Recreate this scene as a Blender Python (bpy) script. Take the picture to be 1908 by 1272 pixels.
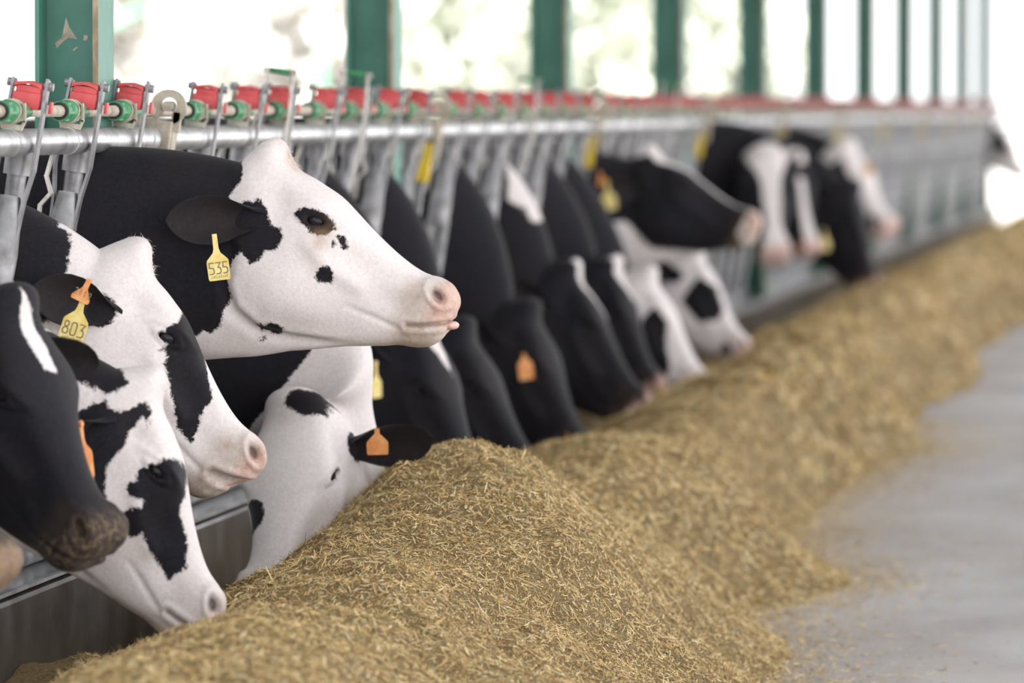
import bpy, bmesh, math, random
import numpy as np
from mathutils import Vector, Matrix

for o in list(bpy.data.objects): bpy.data.objects.remove(o)
SC = bpy.context.scene
COL = SC.collection
random.seed(7); RNG = np.random.default_rng(11)

# ---------------------------------------------------------------- camera: 200 mm lens, 1.40 m above the feed lane
CAM_H = 1.40; F_PX = 10600.0
cam = bpy.data.cameras.new('camera'); cam_o = bpy.data.objects.new('camera', cam); COL.objects.link(cam_o)
cam.sensor_width = 36.0; cam.lens = 36.0*F_PX/1908.0
cam.clip_start = .1; cam.clip_end = 600
cam_o.location = (0, 0, CAM_H)
cam_o.rotation_euler = (math.pi/2-math.atan(436/F_PX), 0, math.atan(1376/F_PX))
cam.dof.use_dof = True; cam.dof.focus_distance = 12.55; cam.dof.aperture_fstop = 3.2
cam.dof.aperture_blades = 0
SC.camera = cam_o

# ---------------------------------------------------------------- sky: bright high overcast, same all round
wd = bpy.data.worlds.new('world'); SC.world = wd; wd.use_nodes = True
bg = wd.node_tree.nodes['Background']; bg.inputs['Color'].default_value = (.965, .975, 1.0, 1); bg.inputs['Strength'].default_value = 3.2
# sun: high, from behind the camera to the right; the roof keeps it off the lane
sun = bpy.data.lights.new('sun', 'SUN'); sun_o = bpy.data.objects.new('sun', sun); COL.objects.link(sun_o)
sun.energy = 30.0; sun.angle = math.radians(2); sun.color = (1, .97, .92); sun_o.location = (10, -20, 30)
sun_o.rotation_euler = Vector((-.30, .48, -.84)).to_track_quat('-Z', 'Y').to_euler()
SC.view_settings.view_transform = 'Standard'; SC.view_settings.look = 'None'
SC.view_settings.gamma = 1.0; SC.view_settings.use_curve_mapping = False
SC.view_settings.exposure = -0.45

# ---------------------------------------------------------------- helpers
def tag(o, label=None, cat=None, group=None, kind=None):
    if label: o['label'] = label
    if cat: o['category'] = cat
    if group: o['group'] = group
    if kind: o['kind'] = kind
    return o

def empty(name, loc=(0, 0, 0)):
    o = bpy.data.objects.new(name, None); COL.objects.link(o); o.location = loc; o.empty_display_size = .1; return o

def link(name, me, mat=None, parent=None, loc=(0, 0, 0), smooth=True):
    if mat is not None:
        for m in (mat if isinstance(mat, (list, tuple)) else [mat]): me.materials.append(m)
    if smooth: me.polygons.foreach_set('use_smooth', [True]*len(me.polygons))
    o = bpy.data.objects.new(name, me); COL.objects.link(o); o.location = loc
    if parent is not None: o.parent = parent
    return o

def mesh_np(name, V, Q):
    """V (n,3); Q (m,k) faces of one size"""
    V = np.ascontiguousarray(V, np.float32); Q = np.ascontiguousarray(Q, np.int32)
    me = bpy.data.meshes.new(name); m, k = Q.shape
    me.vertices.add(len(V)); me.vertices.foreach_set('co', V.ravel())
    me.loops.add(m*k); me.loops.foreach_set('vertex_index', Q.ravel())
    me.polygons.add(m); me.polygons.foreach_set('loop_start', np.arange(0, m*k, k, dtype=np.int32))
    me.polygons.foreach_set('loop_total', np.full(m, k, np.int32))
    me.update(calc_edges=True); return me

class MB:
    """collects simple solids and builds them as one mesh"""
    def __init__(s): s.v = []; s.f = []
    def add(s, V, Fc):
        o = len(s.v); s.v += [tuple(map(float, p)) for p in V]; s.f += [tuple(i+o for i in f) for f in Fc]; return s
    def box(s, c, d, R=None, ch=0.0):
        hx, hy, hz = (x/2 for x in d); ch = min(ch, hx*.9, hy*.9, hz*.9); P = []
        if ch <= 0:
            P = [(x, y, z) for x in (-hx, hx) for y in (-hy, hy) for z in (-hz, hz)]
            Fc = [(0, 1, 3, 2), (4, 6, 7, 5), (0, 4, 5, 1), (2, 3, 7, 6), (0, 2, 6, 4), (1, 5, 7, 3)]
        else:
            bm = bmesh.new(); bmesh.ops.create_cube(bm, size=1)
            for v in bm.verts: v.co = (v.co.x*2*hx, v.co.y*2*hy, v.co.z*2*hz)
            bmesh.ops.bevel(bm, geom=bm.edges[:], offset=ch, segments=2, affect='EDGES', profile=.6)
            bm.verts.index_update(); P = [v.co.copy() for v in bm.verts]; Fc = [[v.index for v in f.verts] for f in bm.faces]; bm.free()
        c = Vector(c)
        return s.add([(R @ Vector(p) if R else Vector(p))+c for p in P], Fc)
    def tube(s, pts, r, n=12, caps=True, sq=1.0, ref=None):
        pts = [Vector(p) for p in pts]; rr = r if isinstance(r, (list, tuple)) else [r]*len(pts); V = []; Fc = []
        for i, p in enumerate(pts):
            t = (pts[min(i+1, len(pts)-1)]-pts[max(i-1, 0)]).normalized()
            a = Vector(ref) if ref else (Vector((0, 0, 1)) if abs(t.z) < .9 else Vector((1, 0, 0)))
            u = t.cross(a).normalized(); w = u.cross(t)
            for k in range(n):
                th = 2*math.pi*k/n; V.append(p+(u*math.cos(th)*sq+w*math.sin(th))*rr[i])
        for i in range(len(pts)-1):
            for k in range(n): Fc.append((i*n+k, i*n+(k+1) % n, (i+1)*n+(k+1) % n, (i+1)*n+k))
        if caps: Fc += [tuple(range(n))[::-1], tuple(range((len(pts)-1)*n, len(pts)*n))]
        return s.add(V, Fc)
    def prism(s, poly, axis0, axis1, axis2, o, th):
        """poly (list of 2d) spanned by axis0/axis1 at o, extruded th along axis2 (centred)"""
        A0, A1, A2, O = Vector(axis0), Vector(axis1), Vector(axis2), Vector(o); n = len(poly)
        V = [O+A0*p[0]+A1*p[1]+A2*k*th/2 for k in (-1, 1) for p in poly]
        return s.add(V, [tuple(range(n))[::-1], tuple(range(n, 2*n))]+[(i, (i+1) % n, n+(i+1) % n, n+i) for i in range(n)])
    def mesh(s, name):
        me = bpy.data.meshes.new(name); me.from_pydata(s.v, [], s.f); me.update()
        bm = bmesh.new(); bm.from_mesh(me); bmesh.ops.recalc_face_normals(bm, faces=bm.faces[:]); bm.to_mesh(me); bm.free(); return me
    def build(s, name, mat, parent=None, loc=(0, 0, 0), smooth=False):
        o = link(name, s.mesh(name), mat, parent, loc, smooth)
        if smooth: autosmooth(o.data)
        return o

def autosmooth(me, ang=38):
    bm = bmesh.new(); bm.from_mesh(me); lim = math.radians(ang)
    for e in bm.edges:
        if len(e.link_faces) == 2: e.smooth = e.calc_face_angle(0) < lim
    for f in bm.faces: f.smooth = True
    bm.to_mesh(me); bm.free()

def lattice_noise(x, y, seed=0):
    r = np.random.default_rng(seed).random((256, 256)); xi = np.floor(x).astype(int); yi = np.floor(y).astype(int)
    fx = x-xi; fy = y-yi; fx = fx*fx*(3-2*fx); fy = fy*fy*(3-2*fy); g = lambda i, j: r[i % 256, j % 256]
    return (g(xi, yi)*(1-fx)+g(xi+1, yi)*fx)*(1-fy)+(g(xi, yi+1)*(1-fx)+g(xi+1, yi+1)*fx)*fy-.5

# ---------------------------------------------------------------- materials
def mat_new(name):
    m = bpy.data.materials.new(name); m.use_nodes = True; nt = m.node_tree; return m, nt, nt.nodes['Principled BSDF']
def N(nt, t, **kw):
    n = nt.nodes.new(t)
    for k, v in kw.items():
        if k in n.inputs: n.inputs[k].default_value = v
        else: setattr(n, k, v)
    return n
def L(nt, a, b): nt.links.new(a, b)
def ramp(nt, fac, stops, interp='LINEAR'):
    r = nt.nodes.new('ShaderNodeValToRGB'); r.color_ramp.interpolation = interp; e = r.color_ramp.elements
    while len(e) < len(stops): e.new(.5)
    for k, (p, c) in enumerate(stops): e[k].position = p; e[k].color = (*c, 1) if len(c) == 3 else c
    L(nt, fac, r.inputs['Fac']); return r.outputs['Color']
def noise(nt, scale, detail=4, rough=.55, vec=None, dist=0.0):
    n = N(nt, 'ShaderNodeTexNoise', Scale=scale, Detail=detail, Roughness=rough, Distortion=dist)
    if vec is not None: L(nt, vec, n.inputs['Vector'])
    return n.outputs['Fac']
def coords(nt, kind='Object', scale=None):
    t = nt.nodes.new('ShaderNodeTexCoord'); v = t.outputs[kind]
    if scale:
        m = N(nt, 'ShaderNodeMapping'); m.inputs['Scale'].default_value = scale; L(nt, v, m.inputs['Vector']); v = m.outputs['Vector']
    return v
def bump(nt, b, fac, strength=.3, dist=.005):
    n = N(nt, 'ShaderNodeBump', Strength=strength, Distance=dist); L(nt, fac, n.inputs['Height']); L(nt, n.outputs['Normal'], b.inputs['Normal'])
def mixc(nt, fac, a, b):
    m = N(nt, 'ShaderNodeMix', data_type='RGBA')
    for s, v in ((m.inputs[6], a), (m.inputs[7], b)):
        if isinstance(v, tuple): s.default_value = (*v, 1) if len(v) == 3 else v
        else: L(nt, v, s)
    if isinstance(fac, (int, float)): m.inputs[0].default_value = fac
    else: L(nt, fac, m.inputs[0])
    return m.outputs[2]
def math_n(nt, op, a, b=None, clamp=False):
    m = N(nt, 'ShaderNodeMath', operation=op, use_clamp=clamp)
    for k, v in enumerate((a, b)):
        if v is None: continue
        if isinstance(v, (int, float)): m.inputs[k].default_value = v
        else: L(nt, v, m.inputs[k])
    return m.outputs[0]
def attr(nt, name):
    return N(nt, 'ShaderNodeAttribute', attribute_name=name).outputs['Fac']

def simple(name, stops, scale=8, metallic=0.0, rough=.6, bmp=.15, bscale=60, bdist=.002, spec=None, stretch=None):
    m, nt, b = mat_new(name); v = coords(nt, 'Object', stretch)
    L(nt, ramp(nt, noise(nt, scale, 5, .6, v), stops), b.inputs['Base Color'])
    b.inputs['Metallic'].default_value = metallic; b.inputs['Roughness'].default_value = rough
    if spec is not None: b.inputs['Specular IOR Level'].default_value = spec
    if bmp: bump(nt, b, noise(nt, bscale, 4, .6, v), bmp, bdist)
    return m

M = {}
M['galv'] = simple('galvanised steel', [(.30, (.30, .30, .31)), (.5, (.52, .53, .55)), (.72, (.66, .67, .69))], 14, .75, .36, .12, 40)
M['galv_dull'] = simple('dull galvanised steel', [(.30, (.16, .155, .155)), (.52, (.30, .30, .315)), (.75, (.46, .46, .475))], 16, .55, .48, .15, 50)
M['strap'] = simple('weathered steel strap', [(.32, (.36, .32, .28)), (.5, (.58, .55, .51)), (.7, (.70, .67, .63))], 30, .30, .50, .2, 80)
M['cream'] = simple('dust caked steel', [(.30, (.26, .22, .165)), (.5, (.46, .41, .335)), (.72, (.60, .56, .48))], 26, .05, .75, .3, 90)
M['red'] = simple('red plastic', [(.3, (.50, .050, .058)), (.6, (.62, .085, .090)), (.8, (.68, .16, .16))], 22, 0, .50, .1, 60)
M['green_plastic'] = simple('green plastic', [(.3, (.025, .13, .055)), (.55, (.045, .26, .11)), (.8, (.12, .36, .18))], 24, 0, .45, .1, 60)
M['bore_shade'] = simple('painted bore shade', [(.4, (.012, .014, .012)), (.6, (.03, .03, .028))], 20, 0, .8, 0)  # dark tone stands in for the shade inside the sleeve
M['yellow_band'] = simple('yellow reflective band', [(.35, (.72, .50, .02)), (.6, (.82, .60, .04))], 14, 0, .45, .05)
M['curb'] = simple('dirty concrete curb', [(.30, (.070, .060, .056)), (.5, (.15, .142, .140)), (.7, (.26, .257, .262))], 5, .65, .34, .12, 40, .002)
M['edge_highlight'] = simple('painted edge highlight', [(.35, (.42, .42, .43)), (.6, (.66, .66, .67))], 12, .6, .35, .1)  # pale tone paints the highlight on the curb's top edge
M['curb_reflector'] = simple('added reflective curb plate', [(.35, (.62, .62, .63)), (.6, (.82, .82, .83))], 6, .9, .16, .03, 30)  # shiny material for the plate added to brighten the curb top
M['roof'] = simple('grey roof sheet', [(.35, (.40, .41, .42)), (.65, (.52, .53, .54))], 1.2, .0, .6, 0)
M['white_paint'] = simple('white painted column', [(.3, (.70, .72, .71)), (.6, (.80, .81, .80))], 2, 0, .6, 0)
M['pale_green'] = simple('green painted pipe', [(.3, (.16, .42, .27)), (.6, (.22, .50, .33))], 2, 0, .5, 0)
M['bark'] = simple('bark', [(.3, (.12, .09, .06)), (.7, (.25, .20, .15))], 6, 0, .9, .4, 20, .02)
M['leaf_a'] = simple('leaf green', [(.3, (.38, .41, .33)), (.5, (.47, .50, .42)), (.75, (.56, .58, .51))], .9, 0, .6, 0)
M['leaf_b'] = simple('dry leaf', [(.3, (.44, .42, .39)), (.5, (.51, .49, .46)), (.75, (.58, .56, .53))], .9, 0, .6, 0)
M['ground'] = simple('pale gravel ground', [(.3, (.40, .385, .365)), (.7, (.55, .535, .515))], .6, 0, .9, .2, 8, .02)
M['cowlane'] = simple('wet slatted cow lane', [(.3, (.06, .055, .05)), (.7, (.14, .13, .115))], 3, 0, .5, .2, 20, .01)

def mat_post():
    m, nt, b = mat_new('chipped green paint'); v = coords(nt)
    base = ramp(nt, noise(nt, 3.2, 6, .6, v), [(.30, (.038, .145, .108)), (.5, (.068, .225, .172)), (.72, (.105, .290, .230))])
    chips = noise(nt, 9, 3, .7, v, .6); cm = math_n(nt, 'GREATER_THAN', chips, .705)
    base = mixc(nt, cm, base, ramp(nt, noise(nt, 40, 2, .5, v), [(.35, (.42, .30, .18)), (.65, (.60, .56, .44))]))
    dirt = ramp(nt, noise(nt, 2.0, 5, .6, coords(nt, 'Object', (6, 6, .5))), [(.50, (0, 0, 0)), (.78, (.35, .35, .35))])
    base = mixc(nt, dirt, base, (.13, .12, .10))
    L(nt, base, b.inputs['Base Color']); b.inputs['Roughness'].default_value = .5
    bump(nt, b, chips, .2, .004); return m
M['post'] = mat_post()
M['rust_edge'] = simple('rusty flange edge', [(.30, (.10, .20, .16)), (.48, (.26, .20, .13)), (.62, (.40, .33, .23)), (.75, (.20, .30, .26))], 16, 0, .75, .4, 40, .003, stretch=(2, 2, .7))

def mat_floor():
    m, nt, b = mat_new('feed lane concrete'); v = coords(nt)
    base = ramp(nt, noise(nt, 1.1, 7, .62, coords(nt, 'Object', (1, .45, 1))), [(.30, (.30, .275, .272)), (.50, (.385, .362, .362)), (.68, (.47, .46, .47))])
    sheen_streaks = ramp(nt, noise(nt, .8, 4, .6, coords(nt, 'Object', (1, .3, 1))), [(.5, (0, 0, 0)), (.68, (.7, .7, .7))])  # pale bluish streaks paint the lane's wet-looking light reflections
    base = mixc(nt, sheen_streaks, base, (.52, .55, .60))
    dust = ramp(nt, noise(nt, 2.3, 6, .65, v), [(.52, (0, 0, 0)), (.75, (.5, .5, .5))])
    base = mixc(nt, dust, base, (.44, .37, .26))
    L(nt, base, b.inputs['Base Color'])
    L(nt, ramp(nt, noise(nt, 1.3, 5, .6, v), [(.35, (.42,)*3), (.65, (.68,)*3)]), b.inputs['Roughness'])
    bump(nt, b, noise(nt, 70, 4, .6, v), .2, .003); return m
M['floor'] = mat_floor()

def mat_hay():
    m, nt, b = mat_new('chopped hay bed'); v = coords(nt)
    f = noise(nt, 170, 6, .75, v, .8)
    c = ramp(nt, f, [(.30, (.11, .074, .034)), (.44, (.25, .175, .082)), (.56, (.41, .30, .150)), (.72, (.58, .45, .25))])
    big = ramp(nt, noise(nt, 3.5, 5, .6, v), [(.35, (.86, .84, .80)), (.65, (1.0, 1.0, 1.0))])
    mm = N(nt, 'ShaderNodeMix', data_type='RGBA', blend_type='MULTIPLY'); mm.inputs[0].default_value = 1
    L(nt, c, mm.inputs[6]); L(nt, big, mm.inputs[7]); L(nt, mm.outputs[2], b.inputs['Base Color'])
    b.inputs['Roughness'].default_value = .85; b.inputs['Specular IOR Level'].default_value = .2
    bump(nt, b, f, .8, .012); return m
M['hay'] = mat_hay()
def mat_straw():
    m, nt, b = mat_new('straw flakes'); g = N(nt, 'ShaderNodeNewGeometry')
    c = ramp(nt, g.outputs['Random Per Island'], [(.0, (.29, .178, .072)), (.22, (.535, .358, .150)), (.52, (.735, .525, .245)), (.80, (.86, .675, .362)), (.92, (.82, .72, .50)), (.965, (.40, .42, .19)), (1, (.32, .36, .17))])
    L(nt, c, b.inputs['Base Color']); b.inputs['Roughness'].default_value = .6; b.inputs['Specular IOR Level'].default_value = .25; return m
M['straw'] = mat_straw()

def mat_coat():
    m, nt, b = mat_new('cow coat'); v = coords(nt)
    p = attr(nt, 'patch'); pink = attr(nt, 'pink'); stain = attr(nt, 'stain'); feed = attr(nt, 'feed')
    n1 = noise(nt, 55, 4, .7, v, .7); n2 = noise(nt, 190, 2, .6, v)
    k = math_n(nt, 'ADD', p, math_n(nt, 'MULTIPLY', math_n(nt, 'SUBTRACT', n1, .5), .026))
    k = math_n(nt, 'ADD', k, math_n(nt, 'MULTIPLY', math_n(nt, 'SUBTRACT', n2, .5), .009))
    mask = ramp(nt, math_n(nt, 'ADD', math_n(nt, 'MULTIPLY', k, 120), .5, True), [(.15, (0, 0, 0)), (.85, (1, 1, 1))])
    hair = noise(nt, 120, 5, .7, coords(nt, 'Object', (1, 1, 1)), .4)
    white = ramp(nt, hair, [(.30, (.68, .625, .625)), (.55, (.775, .725, .727)), (.75, (.83, .785, .788))])
    black = ramp(nt, hair, [(.30, (.0065, .0065, .010)), (.55, (.0115, .0112, .0165)), (.78, (.022, .021, .028))])
    brown = ramp(nt, noise(nt, 9, 4, .6, v), [(.40, (0, 0, 0)), (.75, (.5, .5, .5))])
    black = mixc(nt, brown, black, (.020, .0145, .0165))
    c = mixc(nt, mask, white, black)
    grime = ramp(nt, noise(nt, 7, 5, .65, v), [(.55, (0, 0, 0)), (.85, (.38, .38, .38))])
    inv = math_n(nt, 'SUBTRACT', 1, mask)
    c = mixc(nt, math_n(nt, 'MULTIPLY', grime, inv), c, (.56, .47, .40))
    ns = noise(nt, 38, 4, .65, v)
    c = mixc(nt, math_n(nt, 'MULTIPLY', stain, ramp(nt, ns, [(.3, (.45,)*3), (.7, (1.0,)*3)]), True), c, (.36, .235, .125))
    c = mixc(nt, pink, c, ramp(nt, noise(nt, 60, 3, .6, v), [(.3, (.50, .27, .22)), (.7, (.72, .47, .40))]))
    ff = noise(nt, 75, 4, .7, v)
    fm = math_n(nt, 'MULTIPLY', feed, ramp(nt, ff, [(.47, (0, 0, 0)), (.60, (1, 1, 1))]), True)
    c = mixc(nt, fm, c, ramp(nt, noise(nt, 160, 3, .7, v), [(.3, (.18, .12, .05)), (.7, (.55, .42, .20))]))
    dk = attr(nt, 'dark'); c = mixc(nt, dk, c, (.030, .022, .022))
    L(nt, c, b.inputs['Base Color']); b.inputs['Roughness'].default_value = .66; b.inputs['Specular IOR Level'].default_value = .14
    b.inputs['Sheen Weight'].default_value = .06; b.inputs['Sheen Roughness'].default_value = .5
    bump(nt, b, math_n(nt, 'ADD', hair, math_n(nt, 'MULTIPLY', noise(nt, 420, 2, .6, coords(nt, 'Object', (.45, 1, 1))), .6)), .30, .004); return m
M['coat'] = mat_coat()
def mat_eye():
    m, nt, b = mat_new('cow eye'); v = coords(nt, 'Object')
    L(nt, ramp(nt, noise(nt, 30, 2, .5, v), [(.3, (.006, .006, .009)), (.7, (.020, .020, .028))]), b.inputs['Base Color'])
    b.inputs['Roughness'].default_value = .10; b.inputs['Specular IOR Level'].default_value = .22; return m
M['eye'] = mat_eye()
M['tongue'] = simple('pink tongue', [(.3, (.62, .38, .32)), (.7, (.78, .55, .48))], 40, 0, .35, .2, 90)
M['tag_yellow'] = simple('yellow ear tag', [(.3, (.70, .50, .10)), (.5, (.84, .68, .24)), (.7, (.90, .77, .36))], 34, 0, .5, .1)
M['tag_orange'] = simple('orange ear tag', [(.3, (.62, .20, .045)), (.5, (.78, .32, .10)), (.7, (.82, .44, .20))], 34, 0, .5, .1)
M['ink'] = simple('faded tag ink', [(.3, (.20, .17, .10)), (.7, (.33, .28, .17))], 50, 0, .7, 0)
M['whisker'] = simple('pale whisker', [(.3, (.62, .55, .46)), (.7, (.80, .75, .68))], 40, 0, .6, 0)
M['tuft'] = simple('poll hair', [(.3, (.66, .58, .52)), (.7, (.84, .79, .76))], 60, 0, .7, 0)

# ---------------------------------------------------------------- setting
RX, RZ = -2.584, 1.326                      # top rail of the headlocks
TILT = math.radians(8.0)                    # the panels lean over the feed
CURB_X, CURB_Z = -2.60, .37
Y0, PITCH, NP = 8.78, 4.5, 11
Y_END = Y0+PITCH*NP

mb = MB(); mb.box((-1.0+4.2, 30, -.05), (11.6, 72, .1)); tag(mb.build('floor', M['floor']), kind='structure')
mb = MB(); mb.box((-7.7, 33.5, -.08), (9.86, 62, .1)); tag(mb.build('floor', M['cowlane']), kind='structure')
mb = MB(); mb.box((0, 120, -.20), (400, 400, .1)); tag(mb.build('ground', M['ground']), kind='structure')
mb = MB(); mb.box((CURB_X-.19, 33.5, CURB_Z/2-.02), (.38, 52, CURB_Z+.02), ch=.012); curb = mb.build('feed_curb', M['curb']); tag(curb, kind='structure')
mb = MB(); mb.box((CURB_X-.004, 33.5, CURB_Z+.003), (.014, 51.9, .008)); mb.build('highlight_strip', M['edge_highlight'], curb)  # thin pale strip standing in for the highlight along the edge
mb = MB(); mb.box((CURB_X-.192, 33.5, CURB_Z+.001), (.365, 51.9, .004)); mb.build('curb_reflector', M['curb_reflector'], curb)  # plate added so the curb top mirrors the bright far end
# unseen roof: two slopes over lane and cow side, extent set to block sun
mb = MB()
mb.prism([(-12.5, 4.4), (-4.0, 6.4), (3.2, 4.7), (3.2, 4.82), (-4.0, 6.52), (-12.5, 4.52)], (1, 0, 0), (0, 0, 1), (0, 1, 0), (0, 32.25, 0), 55.5)
tag(mb.build('roof', M['roof']), kind='structure')

# ---------------------------------------------------------------- green steel columns behind the headlocks
def column_mesh():
    hw, hd, tf, tw, z1 = .074, .092, .011, .010, 6.0
    web = MB(); web.box((0, 0, z1/2), (2*hw-2*tf, tw, z1))
    fr = MB(); fr.box((hw-tf/2, 0, z1/2), (tf, 2*hd, z1), ch=.003)
    fl = MB(); fl.box((-hw+tf/2, 0, z1/2), (tf, 2*hd, z1), ch=.003)
    ed = MB(); ed.box((hw-tf/2, -hd-.001, z1/2), (tf+.002, .003, z1))
    bp = MB(); bp.box((0, 0, .01), (.26, .28, .02), ch=.004)
    return [('web', web.mesh('web'), 'post'), ('flange', fr.mesh('flange'), 'post'), ('flange', fl.mesh('flange'), 'post'),
            ('rusty_edge', ed.mesh('rusty_edge'), 'rust_edge'), ('base_plate', bp.mesh('base_plate'), 'post')]
cparts = column_mesh()
for n_, me, mk in cparts: me.materials.append(M[mk])
COLLAB = ['chipped green steel column nearest the camera, behind the first red latches', 'green steel column, second from the left, behind the cow with raised head',
 'green steel column, third from the left along the barn', 'green steel column, fourth from the left along the barn', 'green steel column, fifth from the left along the barn',
 'green steel column, sixth from the left along the barn', 'thin distant green column, seventh from the left', 'thin distant green column, fourth from the right end',
 'thin distant green column, third from the right end', 'thin distant green column, second from the right end', 'farthest green column, last one at the right end of the row']
for k in range(11):
    t = empty('steel_column', (-2.682, 12.85+4.5*k, 0)); tag(t, COLLAB[k], 'column', 'green columns along the headlocks')
    for n_, me, mk in cparts:
        o = bpy.data.objects.new(n_, me); COL.objects.link(o); o.parent = t
    if k == 0:   # paint torn off near the top of the web
        ch = MB(); w = lambda x, z: (x, z)
        ch.prism([(-.022, .0), (-.006, .012), (.004, .058), (.012, .036), (.030, .008), (.010, .012), (-.004, .002), (-.018, -.012)], (1, 0, 0), (0, 0, 1), (0, 1, 0), (-.022, -.0058, 1.548), .002)
        ch.prism([(0, 0), (.010, .002), (.011, .012), (.002, .014)], (1, 0, 0), (0, 0, 1), (0, 1, 0), (.022, -.0058, 1.552), .002)
        ch.prism([(0, 0), (.012, .008), (.010, .012), (.001, .006)], (1, 0, 0), (0, 0, 1), (0, 1, 0), (-.002, -.0058, 1.528), .002)
        tag(ch.build('bare_patch', M['cream'], t), 'torn paint patch showing bare beige primer')

# ---------------------------------------------------------------- headlock panels (built once in panel space, shared)
DN = Vector((-math.sin(TILT), 0, -math.cos(TILT))); UPV = -DN; OUT = Vector((math.cos(TILT), 0, -math.sin(TILT))); AY = Vector((0, 1, 0))
def pv(o, v, y=0.0): return OUT*o+UPV*v+AY*y          # panel space: out to the feed, up along the panel, along the row
RT = Matrix((OUT, AY, UPV)).transposed()              # columns are the axes
VB = -(RZ-CURB_Z-.026)/math.cos(TILT)                 # bottom rail
def strap(mbx, o, pts, wy=.030, th=.006):
    for (v0, o0, y0), (v1, o1, y1) in zip(pts[:-1], pts[1:]):
        a, b = pv(o0, v0, y0), pv(o1, v1, y1); d = b-a; z = d.normalized(); y = AY-z*AY.dot(z); y.normalize(); x = y.cross(z)
        mbx.box((a+b)/2, (th, wy, d.length+th*.6), Matrix((x, y, z)).transposed())
PM = {}
m_ = MB()
for s in (1, -1):     # fork straddling the top rail
    top = .136 if s > 0 else .132
    strap(m_, 0, [(top, .037*s, .035), (.030, .039*s, .012), (-.055, .040*s, -.005), (-.125, .030*s, -.018), (-.20, .026*s, -.030)], .028 if s > 0 else .024)
    m_.tube([pv(.030*s, .124, .034), pv(.050*s, .124, .034)], .009, 8)
m_.tube([pv(0, -.115, -.018), pv(0, -.17, -.026), pv(0, -.24, -.036), pv(0, -.31, -.045)], [.022, .031, .036, .034], 14, sq=1.0)
for s in (1, -1):     # split tube around the slot
    m_.tube([pv(.021*s, -.29, -.043), pv(.024*s, -.36, -.052), pv(.024*s, -.48, -.066), pv(.018*s, -.56, -.076)], [.017, .014, .014, .016], 10)
m_.tube([pv(0, -.52, -.072), pv(0, -.60, -.080), pv(0, VB+.05, -.10), pv(0, VB, -.10)], [.028, .027, .025, .030], 12)
PM['lock_bar'] = m_.mesh('lock_bar'); autosmooth(PM['lock_bar'])
m_ = MB()             # latch block: rounded red casting with a lip and a step
m_.box(pv(0, .090, .026), (.060, .048, .036), RT, .006); m_.box(pv(.001, .110, .030), (.055, .042, .026), RT, .006)
m_.prism([(-.030, .117), (-.020, .122), (0, .125), (.020, .122), (.030, .117), (.028, .127), (0, .132), (-.028, .127)], OUT, UPV, AY, (0, .030, 0), .050)
m_.box(pv(.050, .080, .034), (.006, .022, .026), RT, .002)
PM['latch_block'] = m_.mesh('latch_block'); autosmooth(PM['latch_block'])
m_ = MB(); strap(m_, 0, [(-.030, -.040, -.04), (-.085, -.046, -.05), (-.120, -.030, -.055), (-.150, -.050, -.058), (-.205, -.048, -.062)], .020, .007)
PM['stop_clip'] = m_.mesh('stop_clip')
m_ = MB(); m_.tube([pv(-.006, 0, .075), pv(-.006, VB, .075)], .021, 10); m_.tube([pv(-.006, -.02, .075), pv(-.006, -.07, .075)], .030, 10)
PM['upright'] = m_.mesh('upright'); autosmooth(PM['upright'])
RODV, RODO = .066, -.004
m_ = MB(); m_.tube([pv(RODO, RODV, y) for y in (-.165, -.150, -.145, -.110, -.105, -.02, .06, .10)], [.0225, .0235, .0195, .0195, .024, .024, .018, .0145], 16)
for q in range(6):
    th = q*math.pi/3; m_.box(pv(RODO+.020*math.cos(th), RODV+.020*math.sin(th), -.125), (.006, .05, .006), RT)
PM['cam_sleeve'] = m_.mesh('cam_sleeve'); autosmooth(PM['cam_sleeve'])
m_ = MB(); m_.tube([pv(RODO, RODV, -.168), pv(RODO, RODV, -.163)], .0195, 14); PM['bore_shade_disc'] = m_.mesh('bore_shade_disc')  # solid dark disc painting the shaded hollow end of the sleeve
m_ = MB(); strap(m_, 0, [(.030, .020, -.045), (.048, .026, -.045), (.085, .020, -.045)], .012, .005); strap(m_, 0, [(.030, -.020, -.045), (.060, -.032, -.045), (.088, -.020, -.045)], .012, .005)
m_.box(pv(0, .034, -.045), (.044, .016, .012), RT)
for dy in (-.075, -.045): m_.tube([pv(RODO+.025*math.cos(a), RODV+.025*math.sin(a), dy+.006*math.sin(2*a)) for a in np.linspace(0, 2*math.pi, 17)], .0028, 6, False)
PM['rod_bracket'] = m_.mesh('rod_bracket')
m_ = MB()             # tall release handle
for s in (1, -1): strap(m_, 0, [(.178, .032*s, .060), (.158, .034*s, .058), (.09, .043*s, .030), (-.04, .047*s, -.002), (-.16, .036*s, -.024)], .022)
for s in (1, -1): m_.tube([pv(.026*s, .172, .060), pv(.044*s, .172, .060)], .008, 8)
PM['release_handle'] = m_.mesh('release_handle')
m_ = MB(); m_.tube([pv(-.030, .172, .060), pv(.030, .172, .060)], .0085, 10); PM['grip'] = m_.mesh('grip'); autosmooth(PM['grip'])
m_ = MB()             # joint clamp with its hook ring
m_.box(pv(.012, .008, 0), (.070, .055, .078), RT, .004); m_.box(pv(-.030, .000, -.03), (.012, .05, .10), RT, .003); m_.box(pv(.046, -.03, .01), (.012, .05, .11), RT, .003)
arc = [(math.cos(a), math.sin(a)) for a in np.linspace(-.75*math.pi/2, 1.28*math.pi, 26)]
ring = [(.042*c+.030, .040*s+.082) for c, s in arc]+[(.021*c+.030, .019*s+.084) for c, s in arc[::-1]]
V_ = []; F_ = []; n_ = len(arc)
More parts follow.
